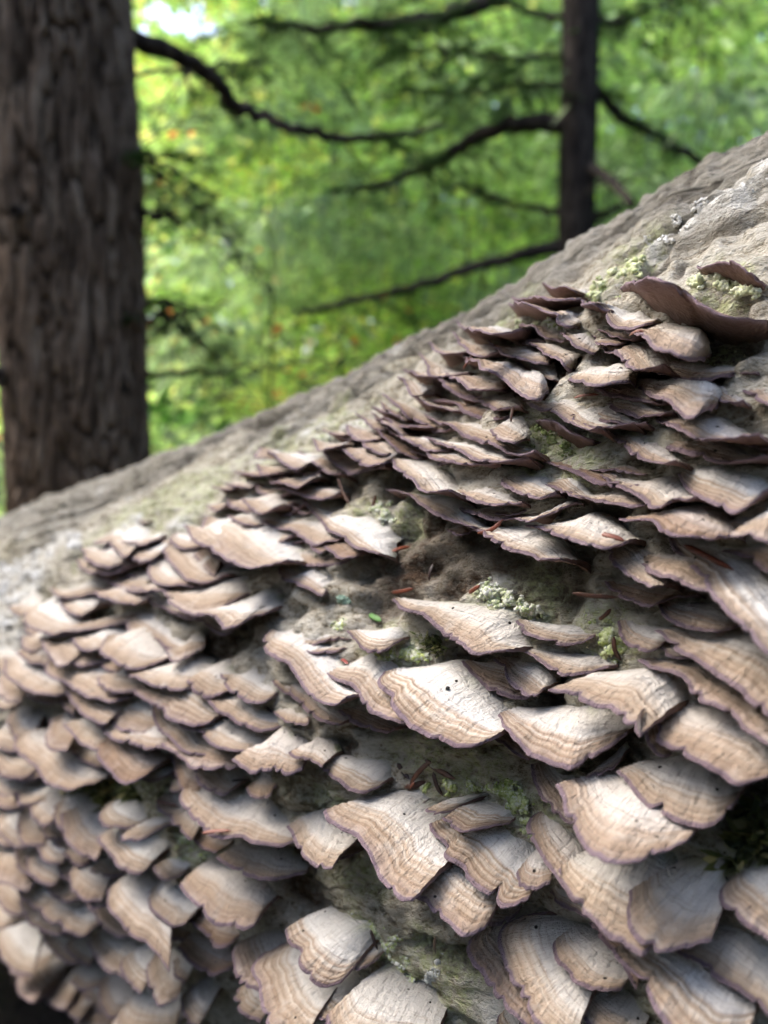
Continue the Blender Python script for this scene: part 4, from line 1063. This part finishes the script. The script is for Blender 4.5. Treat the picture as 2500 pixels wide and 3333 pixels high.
# ------------------------------------------------------------------ bracket fungi, one object each
def parse_brackets():
    out = []
    for ln in BRACKETS.strip().splitlines():
        f = ln.split('|')
        pts = [tuple(float(c) for c in p.split(',')) for p in f[0].split()]
        base = tuple(float(c) for c in f[1].split(','))
        fl = f[2].strip() if len(f) > 2 else ''
        lab, short = (f[3].split('~') if len(f) > 3 else (None, None))
        out.append((pts, base, fl, lab, short))
    return out
def fit_bracket(pts, base):
    """3D margin points and root of a bracket on the log, from where its margin and root are seen."""
    B = hit(*base); ub, pb, _ = uphi(B)
    B = cyl(ub, pb, surf(ub, pb) - 0.002)
    n = nrm(np.cos(pb) * E1 + np.sin(pb) * E2)
    L0, R0 = hit(*pts[0], 0.004), hit(*pts[-1], 0.004)
    P0 = np.array([hit(*p, 0.006) for p in pts])
    span = max(np.linalg.norm(P0[:, None] - P0[None], axis=-1).max(), np.linalg.norm(P0 - B, axis=1).max())
    pm = np.array(pts); ppx = np.linalg.norm(np.ptp(np.vstack([pm, base]), axis=0))
    W = min(span, 1.5 * ppx / FPX * ((B - CAM) @ FWD))
    steep = abs(pm[-1, 1] - pm[0, 1]) > 1.3 * abs(pm[-1, 0] - pm[0, 0])
    hM = float(np.clip(0.58 * W, 0.005, 0.042))
    d = np.r_[0, np.cumsum(np.linalg.norm(np.diff(np.array(pts), axis=0), axis=1))]; s = d / d[-1]
    stalk = np.linalg.norm((pm[0] + pm[-1]) / 2 - np.array(base)) / (np.linalg.norm(pm[-1] - pm[0]) + 1e-6)
    he = 0.04 if stalk < 0.5 and not steep else 0.25
    if steep: hM *= 0.6
    elif pm[:, 0].mean() < 800 and pm[:, 1].mean() > 1900: hM *= 0.75
    hdef = hM * (he + (1 - he) * np.sin(np.pi * np.clip(s, 0, 1)) ** 0.6)
    nh = nrm(n - UP * (n @ UP))
    # preferred cap plane through the root: nearly level, dipping a little outwards
    droop = math.radians(10 + 16 * abs(math.sin(pts[0][0] * 1.7 + pts[0][1])))
    pn = nrm(UP * math.cos(droop) + nh * math.sin(droop))
    out = []
    for (x, y), h0 in zip(pts, hdef):
        r = ray(x, y); den = r @ pn
        h = h0
        if abs(den) > 0.10:
            tt = ((B - CAM) @ pn) / den
            if tt > 0:
                _, _, hp = uphi(CAM + r * tt); wgt = float(sstep(0.16, 0.30, abs(den)))              # seen well from above: a flat shelf; edge-on: a rounded one
                lo, hi = 0.6 * h0 * (1 - wgt), 1.45 * h0 * (1 - wgt) + min(2.0 * hM, .046) * wgt
                h = float(np.clip(hp, lo, hi))
        out.append(hit(x, y, h))
    return np.array(out), B, n, W
def make_bracket(pts, base, fl, idx, named):
    rg = np.random.default_rng(1000 + idx)
    exact = named or (850 < pts[0][0] < 1800 and pts[0][1] > 1880) or (pts[0][0] > 470 and pts[0][1] > 2480 and pts[0][0] < 1800)      # traced closely in the sharp zone
    named = exact
    g = 1.0 if named else 1.13
    mc = np.array(pts).mean(0); bk = 0.10 if named else 0.45
    blade = mc[0] > 1200 and mc[1] < 1690                 # the thin, close-set shelves of the upper stacks
    if blade and base[1] < mc[1]:
        g = 1.0 if named else 1.16; bk = 0.06; e = np.array(pts[-1]) - np.array(pts[0])
        if not named:
            pts = pts[:-1] + [tuple(np.array(pts[-1]) + e * np.array([.10, .12])), tuple(np.array(pts[-1]) + e * np.array([.30, .02]))]
            base = tuple(np.array(base) + e * np.array([.16, .06]))
    if 'k' in fl: bk = 0.0
    if not named and not blade and abs(pts[-1][1] - pts[0][1]) < 1.2 * abs(pts[-1][0] - pts[0][0]):
        r_, q_ = np.array(pts[-1]), np.array(pts[-2]); cl_ = np.linalg.norm(r_ - np.array(pts[0]))
        dv = nrm(np.array(base) - mc) * .75 + nrm(r_ - np.array(pts[0])) * .5
        pts = pts + [tuple(r_ + nrm(dv) * cl_ * .32)]
        base = (base[0] + cl_ * .12, base[1] - cl_ * .03)
    if not named and mc[0] < 900 and mc[1] > 1650: g = 1.4
    sh = (np.array(base) - mc) * bk; lim = 0.30 * np.linalg.norm(np.array(pts[-1]) - np.array(pts[0])); ln = np.linalg.norm(sh)
    base = tuple(np.array(base) + sh * min(1.0, lim / (ln + 1e-6)))
    pts = [(base[0] + (x - base[0]) * g, base[1] + (y - base[1]) * g) for x, y in pts]
    mg, B, n, W = fit_bracket(pts, base)
    # fan normal
    mid = mg[len(mg) // 2] if len(mg) > 2 else mg.mean(0)
    poly = np.vstack([B, mg]); nx = np.roll(poly, -1, axis=0)
    u = nrm(np.cross(poly - B, nx - B).sum(0)); tilt = u @ UP
    pxw = np.ptp(np.array(pts)[:, 0]) + np.ptp(np.array(pts)[:, 1])
    NS = int(np.clip(pxw * 0.25, 20, 70)); NTt = int(np.clip(pxw * 0.09, 11, 26))
    C = catmull(mg, NS)
    arc = np.linalg.norm(np.diff(C, axis=0), axis=1).sum()
    s = np.linspace(0, 1, NS)
    # scalloped margin with a few splits
    out_dir = nrm(C - B)
    lob = fbm(s * arc / 0.006, idx * 3.7, seed=3, oct=3) * 0.0005 * min(1, W / 0.02)
    sc_ = np.abs(np.sin(s * arc / 0.0042 * math.pi * 0.5 + 3 * vnoise(s * 7, idx, seed=4))) - 0.6
    lob = lob + sc_ * 0.00022 * min(1.0, W / 0.02)
    for _ in range(rg.integers(1, 4)):
        c = rg.uniform(0.1, 0.9); lob = lob - 0.0013 * min(1, W / 0.025) * np.exp(-((s - c) * arc / 0.0006) ** 2)
    # root line, broad, on the bark
    chord = mg[-1] - mg[0]
    cl = np.linalg.norm(chord); stalk = np.linalg.norm((mg[0] + mg[-1]) / 2 - B) / (cl + 1e-6)
    fw = float(np.clip(0.97 - 0.6 * (stalk - 0.25), 0.30, 0.93))
    if abs(pts[-1][1] - pts[0][1]) > 1.3 * abs(pts[-1][0] - pts[0][0]): fw = 0.3
    Bs = catmull(np.array([B + (mg[0] - B) * fw, B, B + (mg[-1] - B) * fw]), NS)
    ub, pb, _ = uphi(Bs); Bs = cyl(ub, pb, surf(ub, pb) - 0.003)
    t = np.linspace(0, 1, NTt) ** 0.8
    T, S = np.meshgrid(t, s, indexing='ij')
    ch = nrm(chord); D_ = C - Bs; lat = (D_ @ ch)[:, None] * ch
    P = Bs[None] + (D_ - lat)[None] * T[..., None] + lat[None] * (T ** 0.8)[..., None]
    qa = np.cross(P[1:, :-1] - P[:-1, :-1], P[:-1, 1:] - P[:-1, :-1]); qa = qa * np.sign((qa @ u).sum() + 1e-12)
    qv = (qa * (CAM - P[:-1, :-1])).sum(-1); pa = np.array([base] + list(pts)); pb_ = np.roll(pa, -1, axis=0)
    wind = (pa[:, 0] * pb_[:, 1] - pb_[:, 0] * pa[:, 1]).sum()
    if wind < 0 and qv.sum() < 0 and abs(u @ UP) < 0.55: u = -u           # steep shelves: keep the top towards us
    P = P + (out_dir * lob[:, None])[None] * (T ** 7)[..., None]
    Ls = np.linalg.norm(C - Bs, axis=1)[None]
    dome = (rg.uniform(0.02, 0.07) if blade else rg.uniform(0.03, 0.12)) * np.minimum(Ls, 0.03)
    H = dome * np.sin(math.pi * T ** 0.75) - rg.uniform(0.0, 0.02) * Ls * T ** 5
    nz = rg.uniform(4, 7.5)
    wob = 0.5 * vnoise(S * arc / 0.006, idx * 1.3, seed=6)
    H = H + (0.00010 + 0.0026 * Ls) * np.sin(2 * math.pi * nz * T ** 1.35 + wob * 2 + rg.uniform(0, 6)) * sstep(0.15, 0.6, T) * (1 - sstep(0.93, 1.0, T))
    H = H + 0.012 * Ls * fbm(S * arc / 0.012, T * 2.2, idx * 1.7, seed=8, oct=2) * sstep(0.0, 0.3, T)
    H = H + 0.00028 * fbm(S * arc / 0.0016, T * 3.5, idx, seed=9, oct=2) * T
    H = H + 0.0009 * min(1, W / 0.02) * vnoise(S * arc / 0.009, idx * 2.2, seed=10) * T ** 2
    P = P + u * H[..., None]
    th0 = float(np.clip(0.04 * W, 0.0006, 0.0013))
    TH = th0 * (1 - 0.55 * T ** 2) * sstep(-0.001, 0.007, Ls) + 0.10 * Ls * (1 - T) ** 2.5
    Q = P - u * TH[..., None]
    # rolled rim between top and underside
    rim_out = nrm(P[-1] - P[-2])
    rim = (P[-1] + Q[-1]) / 2 + rim_out * (TH[-1] * 0.42)[:, None]
    top = np.concatenate([P, (P[-1:] * 0.62 + Q[-1:] * 0.38 + (rim - (P[-1] + Q[-1]) / 2)[None] * 0.85), rim[None]], 0)
    Tt = np.concatenate([T, np.full((2, NS), 1.0)], 0); St = np.concatenate([S, S[:2]], 0)
    rows = np.r_[np.arange(0, NTt - 1, 2), NTt - 1]
    bot = np.concatenate([Q[rows], (P[-1:] * 0.3 + Q[-1:] * 0.7 + (rim - (P[-1] + Q[-1]) / 2)[None] * 0.8), rim[None]], 0)
    r = rg.uniform(); tone = 0.0 if 'w' in fl else (0.75 if 'd' in fl else rg.uniform(0.0, 0.35))
    def data(Ta, Sa):
        return np.stack([Ta, Sa * arc * 10.0, np.full_like(Ta, r), np.full_like(Ta, tone)], -1).reshape(-1, 4)
    def edge(Ta, La):
        dm = (1 - Ta) * La * 1000.0
        return np.stack([dm, La * 1000.0 + 0 * Ta, np.zeros_like(Ta), np.ones_like(Ta)], -1).reshape(-1, 4)
    LL = np.broadcast_to(Ls, Tt.shape)
    F = grid_faces(len(top), NS)
    # orient so the top faces along u
    v = top.reshape(-1, 3); f0 = F[len(F) // 2]
    if np.cross(v[f0[1]] - v[f0[0]], v[f0[3]] - v[f0[0]]) @ u < 0: F = F[:, ::-1]
    loc = B
    o = obj('bracket_fungus', mesh_np('bracket_fungus', v - loc, F, M['cap'], True, dict(data=data(Tt, St), edge=edge(Tt, LL))), loc)
    # underside, closed at the sides and root
    vb = bot.reshape(-1, 3); Tb = np.concatenate([T[rows], np.full((2, NS), 1.0)], 0); Sb = np.concatenate([S[rows], S[:2]], 0)
    Fb = grid_faces(len(bot), NS)[:, ::-1] if (F[0] == grid_faces(len(top), NS)[0]).all() else grid_faces(len(bot), NS)
    nb = len(vb)
    side_v = np.concatenate([P[rows, 0], P[rows, -1]]); vb = np.vstack([vb, side_v])
    m = len(rows); i = np.arange(m - 1)
    sf = np.vstack([np.stack([nb + i, nb + i + 1, (i + 1) * NS, i * NS], -1), np.stack([nb + m + i, i * NS + NS - 1, (i + 1) * NS + NS - 1, nb + m + i + 1], -1)])
    db = np.vstack([data(Tb, Sb), data(T[rows, 0], S[rows, 0]), data(T[rows, -1], S[rows, -1])])
    obj('pore_surface', mesh_np('pore_surface', vb - loc, np.vstack([Fb, sf]), M['pore'], True, dict(data=db)), (0, 0, 0), o)
    cen = np.array(pts).mean(0) * 0.6 + np.array(base) * 0.4
    return o, W, tilt, cen, (C, u)
def build_brackets():
    lst = parse_brackets(); made = []
    marks = []
    for i, (pts, base, fl, lab, short) in enumerate(lst):
        o, W, tilt, cen, geo = make_bracket(pts, base, fl, i, bool(lab))
        made.append((o, W, tilt, cen, lab, short, fl, geo))
        if short: marks.append((cen, short))
    todo = {}
    mc = np.array([m[0] for m in marks])
    for (o, W, tilt, cen, lab, short, fl, geo) in made:
        o['category'] = 'bracket fungus'; o['group'] = 'bracket fungi crowding the log'
        if lab: o['label'] = lab; continue
        d = np.linalg.norm(mc - cen, axis=1); k = int(d.argmin()); v = cen - mc[k]
        a = math.degrees(math.atan2(-v[1], v[0])) % 360
        word = ['right of', 'above and right of', 'above', 'above and left of', 'left of', 'below and left of', 'below', 'below and right of'][int(((a + 22.5) % 360) // 45)]
        tone = 'white' if 'w' in fl else ('dark brown' if 'd' in fl else 'tan')
        todo.setdefault((k, word), []).append((d[k], o, tone))
    ordn = ['nearest', 'second', 'third', 'fourth', 'fifth', 'sixth', 'seventh', 'eighth', 'ninth', 'tenth', 'eleventh', 'twelfth']
    for (k, word), lst_ in todo.items():
        lst_.sort(key=lambda q: q[0])
        tones = [q[2] for q in lst_]
        for j, (dd, o, tone) in enumerate(lst_):
            w = marks[k][1]
            if len(lst_) == 1: o['label'] = f'{tone} bracket {word} {w}'
            elif tones.count(tone) == 1: o['label'] = f'the one {tone} bracket {word} {w}'
            else:
                jj = [q for q in lst_ if q[2] == tone].index(lst_[j])
                o['label'] = f'{tone} bracket {word} {w}, {ordn[jj]} out from it'
    return made
MADE = build_brackets()

# ------------------------------------------------------------------ small things: crusts of lichen, moss, needles
ICO = None
def ico():
    global ICO
    if ICO is None:
        import bmesh
        bm = bmesh.new(); bmesh.ops.create_icosphere(bm, subdivisions=1, radius=1)
        ICO = (np.array([v.co[:] for v in bm.verts]), np.array([[v.index for v in f.verts] for f in bm.faces])); bm.free()
    return ICO
def crust(name, label, cat, spots, n, size, pal, seed, lift=0.4, up=0.0):
    """powdery or knobbly growth on the bark: many uneven grains, thickest in the middle of each spot."""
    rg = np.random.default_rng(seed); iv, jf = ico(); V, F, Cc = [], [], []
    P = np.array(pal); tot = sum(s[2] * s[3] for s in spots); off = 0
    for (x, y, rx, ry) in spots:
        m = int(2.6 * n * rx * ry / tot)
        rr = rg.uniform(size=m) ** 0.6; a = rg.uniform(0, 2 * math.pi, m)
        px, py = x + rx * rr * np.cos(a), y + ry * rr * np.sin(a)
        ok = vnoise(px / 22, py / 22, 0, seed) > -0.40 + 0.5 * rr
        px, py, rr = px[ok], py[ok], rr[ok]; m = len(px)
        if m == 0: continue
        q = np.array([hit(i_, j_) for i_, j_ in zip(px, py)])
        u, ph, _ = uphi(q); h = surf(u, ph)
        s = .50 * size * rg.uniform(.3, 1.3, m) * (1.15 - .5 * rr)
        c = cyl(u, ph, h + s * .3 + rg.uniform(0, lift, m) * s * 2 * (1 - rr))
        v = iv[None] * (rg.uniform(.6, 1.3, (m, 1, 3)) * s[:, None, None]) * (1 + .35 * rg.normal(0, 1, (m, len(iv), 1)).clip(-1, 1))
        Q, _r = np.linalg.qr(rg.normal(0, 1, (m, 3, 3))); v = v @ Q
        V.append((v + c[:, None]).reshape(-1, 3))
        F.append((jf[None] + off + (np.arange(m) * len(iv))[:, None, None]).reshape(-1, 3)); off += m * len(iv)
        col = P[rg.integers(0, len(P), m)] * rg.uniform(.85, 1.12, (m, 1))
        Cc.append(np.repeat(np.concatenate([col, np.ones((m, 1))], 1), len(iv), 0))
    V = np.vstack(V); b = V.mean(0)
    u, ph, _ = uphi(b); b = cyl(u, ph, 0.0)
    o = obj(name, mesh_np(name, V - b, np.vstack(F), M['lichen'], True, dict(col=np.vstack(Cc))), b)
    return tag(o, label, cat)
YG = [[.50, .56, .24], [.58, .63, .34], [.42, .50, .17], [.66, .68, .50]]
WG = [[.66, .68, .55], [.58, .62, .42], [.70, .70, .64], [.48, .55, .30]]
WH = [[.72, .71, .67], [.66, .64, .58], [.74, .74, .72]]
CRUSTS = [
    ('lichen_patch', 'knobbly white and green crust above the large pointed cream bracket', 'lichen', [(1590, 1925, 45, 30), (1640, 1955, 60, 35), (1700, 1985, 50, 25), (1610, 1890, 25, 20)], 420, .0011, WG, 1),
    ('moss_patch', 'bright yellow-green moss between the sausage-shaped bracket and the tan-zoned one', 'moss', [(1930, 2010, 40, 30), (1960, 2050, 40, 45), (1970, 2100, 40, 50), (1930, 2140, 50, 30)], 620, .0010, YG, 2),
    ('moss_patch', 'green moss pad under the star of dry needles', 'moss', [(1390, 2570, 50, 22), (1450, 2570, 70, 35), (1500, 2590, 40, 25)], 460, .0009, YG, 3),
    ('moss_patch', 'yellow-green moss clump behind the large folded white bracket', 'moss', [(1610, 2575, 60, 35), (1670, 2625, 60, 45), (1710, 2680, 35, 50)], 560, .0010, YG, 4),
    ('lichen_patch', 'curly green crust beside the white shell-shaped bracket', 'lichen', [(1130, 2040, 30, 25), (1270, 2100, 40, 25), (1310, 2125, 50, 35), (1250, 2145, 40, 20), (1350, 2140, 35, 20)], 480, .0011, YG + WG, 5),
    ('lichen_patch', 'powdery green-white crust beside the bell-shaped bracket at the bottom', 'lichen', [(1140, 3010, 40, 45), (1210, 3040, 50, 40), (1260, 3080, 50, 50), (1300, 3150, 50, 60), (1330, 3200, 40, 40), (1230, 3110, 40, 30)], 900, .0009, WG + YG[:2], 6),
    ('lichen_patch', 'small green crumbs between the grey-crowned bell and the half-moon bracket', 'lichen', [(620, 2720, 30, 40), (600, 2770, 50, 28), (660, 2780, 30, 20)], 260, .0010, YG + WG, 7),
    ('lichen_patch', 'yellow-green granular crust in a band below the crest of the log', 'lichen', [(2040, 840, 60, 24), (1990, 880, 60, 28), (1950, 920, 45, 30), (2060, 870, 40, 20), (1925, 965, 40, 25), (2010, 1000, 45, 15)], 700, .0013, [[.58, .62, .36], [.66, .68, .48], [.50, .56, .28]], 8),
    ('lichen_patch', 'bright white crust running up the log crest to the frame edge', 'lichen', [(2140, 770, 50, 22), (2220, 730, 50, 25), (2300, 690, 55, 30), (2380, 650, 50, 38), (2440, 610, 50, 45), (2490, 560, 40, 60)], 1900, .0011, WH, 9),
    ('lichen_patch', 'pale yellow crust between the two dusky purple brackets', 'lichen', [(2300, 945, 50, 20), (2370, 940, 60, 25), (2430, 955, 50, 25)], 380, .0013, [[.62, .66, .40], [.68, .70, .52]], 10),
    ('lichen_patch', 'white crust scattered on the far pale bark below the thick trunk', 'lichen', [(40, 1860, 60, 45), (120, 1870, 50, 50), (60, 1960, 60, 40), (30, 2030, 50, 40), (90, 2070, 60, 30), (130, 1780, 60, 30), (230, 1750, 50, 30), (15, 1900, 30, 50), (265, 1790, 30, 25)], 1500, .0021, WH, 11),
    ('lichen_patch', 'small leafy blue-green rosette on the dark bark above the shell-shaped bracket', 'lichen', [(1135, 1960, 18, 22)], 60, .0009, [[.25, .38, .30], [.33, .45, .36]], 12),
    ('lichen_patch', 'pale grey-green crust left along the cracked crest beside the far brackets', 'lichen', [(870, 1440, 50, 22), (1010, 1380, 60, 22), (1120, 1320, 60, 25), (1220, 1270, 50, 25)], 340, .0017, [[.52, .53, .38], [.60, .60, .50], [.46, .48, .28]], 13),
    ('lichen_patch', 'green crust at the roots of the upper stack beside the long lifted bracket', 'lichen', [(1700, 1040, 50, 18), (1790, 1055, 50, 18), (1830, 1075, 35, 14)], 260, .0011, WG, 14),
    ('lichen_patch', 'dull green growth on shaded bark below the long wavy white bracket', 'lichen', [(1790, 1440, 60, 40), (1760, 1490, 50, 30), (1850, 1470, 50, 30)], 320, .0010, [[.22, .27, .10], [.32, .36, .18]], 15),
    ('lichen_patch', 'green-white crust around the root of the saw-edged white triangle', 'lichen', [(1220, 1640, 40, 30), (1250, 1670, 30, 40), (1190, 1630, 30, 20)], 240, .0012, WG, 16),
    ('lichen_patch', 'grey-white powder on bark below the big cream bracket near the bottom', 'lichen', [(1400, 3180, 30, 25), (1380, 3230, 30, 25), (1420, 3130, 20, 20)], 150, .0008, [[.50, .52, .48], [.60, .61, .58]], 17),
]
for a in CRUSTS: crust(*a)
def moss_tuft(label, spots, n, L, seed, bright=1.0):
    rg = np.random.default_rng(seed); C, D, Cc = [], [], []
    P = np.array([[.04, .055, .022], [.07, .085, .035], [.16, .17, .09], [.025, .032, .016]])
    P = P * bright
    for (x, y, rx, ry) in spots:
        q = np.array([hit(x + rx * rg.normal() * .5, y + ry * rg.normal() * .5) for _ in range(n)]); u, ph, _h = uphi(q)
        nn = np.cos(ph)[:, None] * E1 + np.sin(ph)[:, None] * E2
        C += list(cyl(u, ph, surf(u, ph) - .001)); D += list(nn + rg.normal(0, .9, (n, 3))); Cc += list(P[rg.integers(0, 4, n)] * rg.uniform(.8, 1.2, (n, 1)))
    C, D, Cc = np.array(C), np.array(D), np.array(Cc)
    Ln = L * rg.uniform(.5, 1.3, len(C))
    v, f, c = leaf_mesh(C, D, nrm(rg.normal(0, 1, C.shape)), Ln, Ln * .3, Cc, .1, False)
    b = C.mean(0)
    tag(obj('moss_tuft', mesh_np('moss_tuft', v - b, f, M['leaf'], True, dict(col=c)), b), label, 'moss')
moss_tuft('dark green moss tuft in the shaded gap of the far crowd', [(360, 2560, 80, 40), (290, 2550, 60, 30), (440, 2590, 70, 45), (400, 2620, 60, 30)], 120, .006, 51)
moss_tuft('green moss leaves in the black hollow at the frame edge', [(2370, 2800, 60, 40), (2430, 2760, 60, 60), (2450, 2700, 50, 60)], 45, .005, 52, 1.0)
moss_tuft('tiny dark green moss in the black hole under the large pointed cream bracket', [(1370, 2080, 40, 40), (1390, 2110, 30, 25)], 120, .0022, 53)

# fallen conifer needles: tapered flat blades with a midrib, resting on what lies under them
def first_hit(x, y):
    dg = bpy.context.evaluated_depsgraph_get()
    r = ray(x, y); ok, loc, nor, i, ob, mtx = sc.ray_cast(dg, Vector(CAM), Vector(r))
    return (np.array(loc), np.array(nor)) if ok else (hit(x, y), nrm(-r))
def needle(p0, p1, w_mm, col, label, cat='needle', name='fallen_needle', bend=0.0, lift=0.0005):
    a, na = first_hit(*p0); b, nb = first_hit(*p1)
    if abs(np.linalg.norm(a - CAM) - np.linalg.norm(b - CAM)) > .012:         # spans a step: keep the nearer depth
        da, db = (a - CAM) @ FWD, (b - CAM) @ FWD; z = min(da, db) + .002
        if da > db: a = CAM + ray(*p0) * (z / (ray(*p0) @ FWD))
        else: b = CAM + ray(*p1) * (z / (ray(*p1) @ FWD))
    nn = nrm(na + nb - ray(*p0) * .8)
    if nn @ ray(*p0) > 0: nn = -nn
    a = a + nn * lift; b = b + nn * lift
    k = 9; t = np.linspace(0, 1, k)[:, None]
    side = nrm(np.cross(b - a, nn))
    C = a + (b - a) * t + nn * (np.sin(t * math.pi) * .0006) + side * bend * np.linalg.norm(b - a) * np.sin(t * math.pi)
    w = .66 * w_mm / 2000 * np.clip(np.minimum(t * 7 + .25, (1 - t) * 5 + .12), 0, 1)
    prof = [(-1, 0), (-.5, .32), (0, .20), (.5, .32), (1, 0), (.5, -.3), (-.5, -.3)]
    V = np.stack([C + side * w * q[0] + nn * w * q[1] for q in prof], 1).reshape(-1, 3)
    F = grid_faces(k, 7, True)
    cols = np.tile(np.r_[col, 1.0], (len(V), 1)); cols[2::7, :3] *= 1.5; cols[5::7, :3] *= .6; cols[6::7, :3] *= .6
    base = C[0]
    tag(obj(name, mesh_np(name, V - base, F, M['needle'], True, dict(col=cols)), base), label, cat, 'dry conifer needles on the brackets')
RU, BR, DK = [.17, .048, .024], [.085, .036, .021], [.035, .019, .016]
NEEDLES = [
    ((755, 2541), (817, 2535), 1.0, DK, 'thin dark needle across the ruffled pale bracket'),
    ((660, 2714), (756, 2707), 1.9, RU, 'rust red needle on the rim of the wide half-moon bracket'),
    ((508, 2608), (585, 2627), 2.2, BR, 'brown needle stub lodged beside the wide half-moon bracket'),
    ((1295, 2487), (1334, 2540), 1.7, DK, 'steep dark needle at the near end of the needle star'),
    ((1386, 2474), (1484, 2536), 2.0, BR, 'long brown needle slanting out of the needle star'),
    ((1412, 2508), (1443, 2586), 1.8, DK, 'glossy dark needle hanging down from the needle star'),
    ((1396, 2486), (1336, 2556), 2.0, BR, 'brown needle crossing the middle of the needle star'),
    ((1322, 2562), (1388, 2542), 2.2, BR, 'short broad needle at the foot of the needle star'),
    ((1333, 2575), (1352, 2550), 1.2, RU, 'tiny rust needle tip under the needle star'),
    ((1280, 1927), (1350, 1914), 1.7, RU, 'rust needle lying just above the large pointed cream bracket'),
    ((1527, 1932), (1564, 1906), 1.5, RU, 'rust needle half under the knobbly white crust'),
    ((1276, 1798), (1335, 1782), 1.7, RU, 'reddish needle on the dark rotten patch'),
    ((1310, 1845), (1340, 1760), 1.5, BR, 'upright brown needle on the dark rotten patch'),
    ((1400, 1890), (1413, 1835), 1.3, DK, 'dark needle sunk in the rotten bark'),
    ((1868, 1930), (2018, 1944), 1.3, BR, 'long straw-brown needle above the yellow-green moss'),
    ((1950, 2016), (1990, 1980), 1.3, BR, 'short brown needle at the top of the yellow-green moss'),
    ((1996, 2069), (2020, 2148), 1.4, BR, 'bent brown needle standing in the yellow-green moss'),
    ((2230, 1779), (2392, 1862), 1.9, RU, 'broad blurred rust needle on the big blurred bracket'),
    ((1965, 1743), (2041, 1764), 1.6, RU, 'red needle along the edge of the bracket by the mossy hollow'),
    ((2103, 2310), (2088, 2395), 1.4, DK, 'dark upright needle at the edge of the flat pointed white bracket'),
    ((860, 2298), (888, 2322), 1.2, DK, 'short dark needle caught under the smooth domed fan'),
    ((1206, 3028), (1229, 3094), 1.3, DK, 'dark needle with pale midrib beside the bell-shaped bracket'),
    ((1420, 3052), (1421, 3105), 1.1, BR, 'small brown needle hanging on green bark near the bottom'),
    ((1556, 1737), (1640, 1690), 1.5, RU, 'curled rust needle on the tan-edged shelf'),
    ((1509, 1203), (1556, 1136), 1.2, RU, 'reddish needle slanting between pale brackets of the upper stack'),
    ((1100, 1548), (1140, 1642), 1.3, BR, 'long brown needle in the dark gap above the saw-edged triangle'),
    ((1206, 1667), (1223, 1608), 1.8, BR, 'upright brown needle at the root of the saw-edged triangle'),
    ((2048, 1099), (2096, 1087), 1.5, RU, 'red needle wedged between two brackets near the top'),
    ((1673, 1324), (1664, 1376), 1.0, BR, 'brown needle hanging in the gap above the small cream fan'),
    ((1870, 1300), (1950, 1290), 1.4, RU, 'red needle wedged in the stack below the dark gap'),
]
bpy.context.view_layer.update()
for a in NEEDLES:
    needle(*a[:4], a[4], bend=.12 if 'curled' in a[4] or 'bent' in a[4] else .02)
# a flake, a green leaflet and the black speck
needle((1112, 2150), (1134, 2166), 1.6, [.22, .03, .02], 'tiny red flake on the wide cream bracket', 'flake', 'red_flake')
needle((1203, 2001), (1244, 2022), 2.4, [.10, .22, .06], 'tiny green leaflet above the white shell-shaped bracket', 'leaflet', 'green_leaflet')
def speck(x, y, r, label):
    p, n = first_hit(x, y); iv, jf = ico(); rg = np.random.default_rng(int(x))
    v = iv * r * (1 + .12 * rg.normal(0, 1, (len(iv), 1)))
    c = p + n * r * .6
    tag(obj('black_speck', mesh_np('black_speck', v, jf, M['needle'], True, dict(col=np.tile([.012, .011, .010, 1], (len(v), 1)))), c), label, 'speck')
speck(1457, 2243, .00055, 'round black speck on the large sharp cream fan')
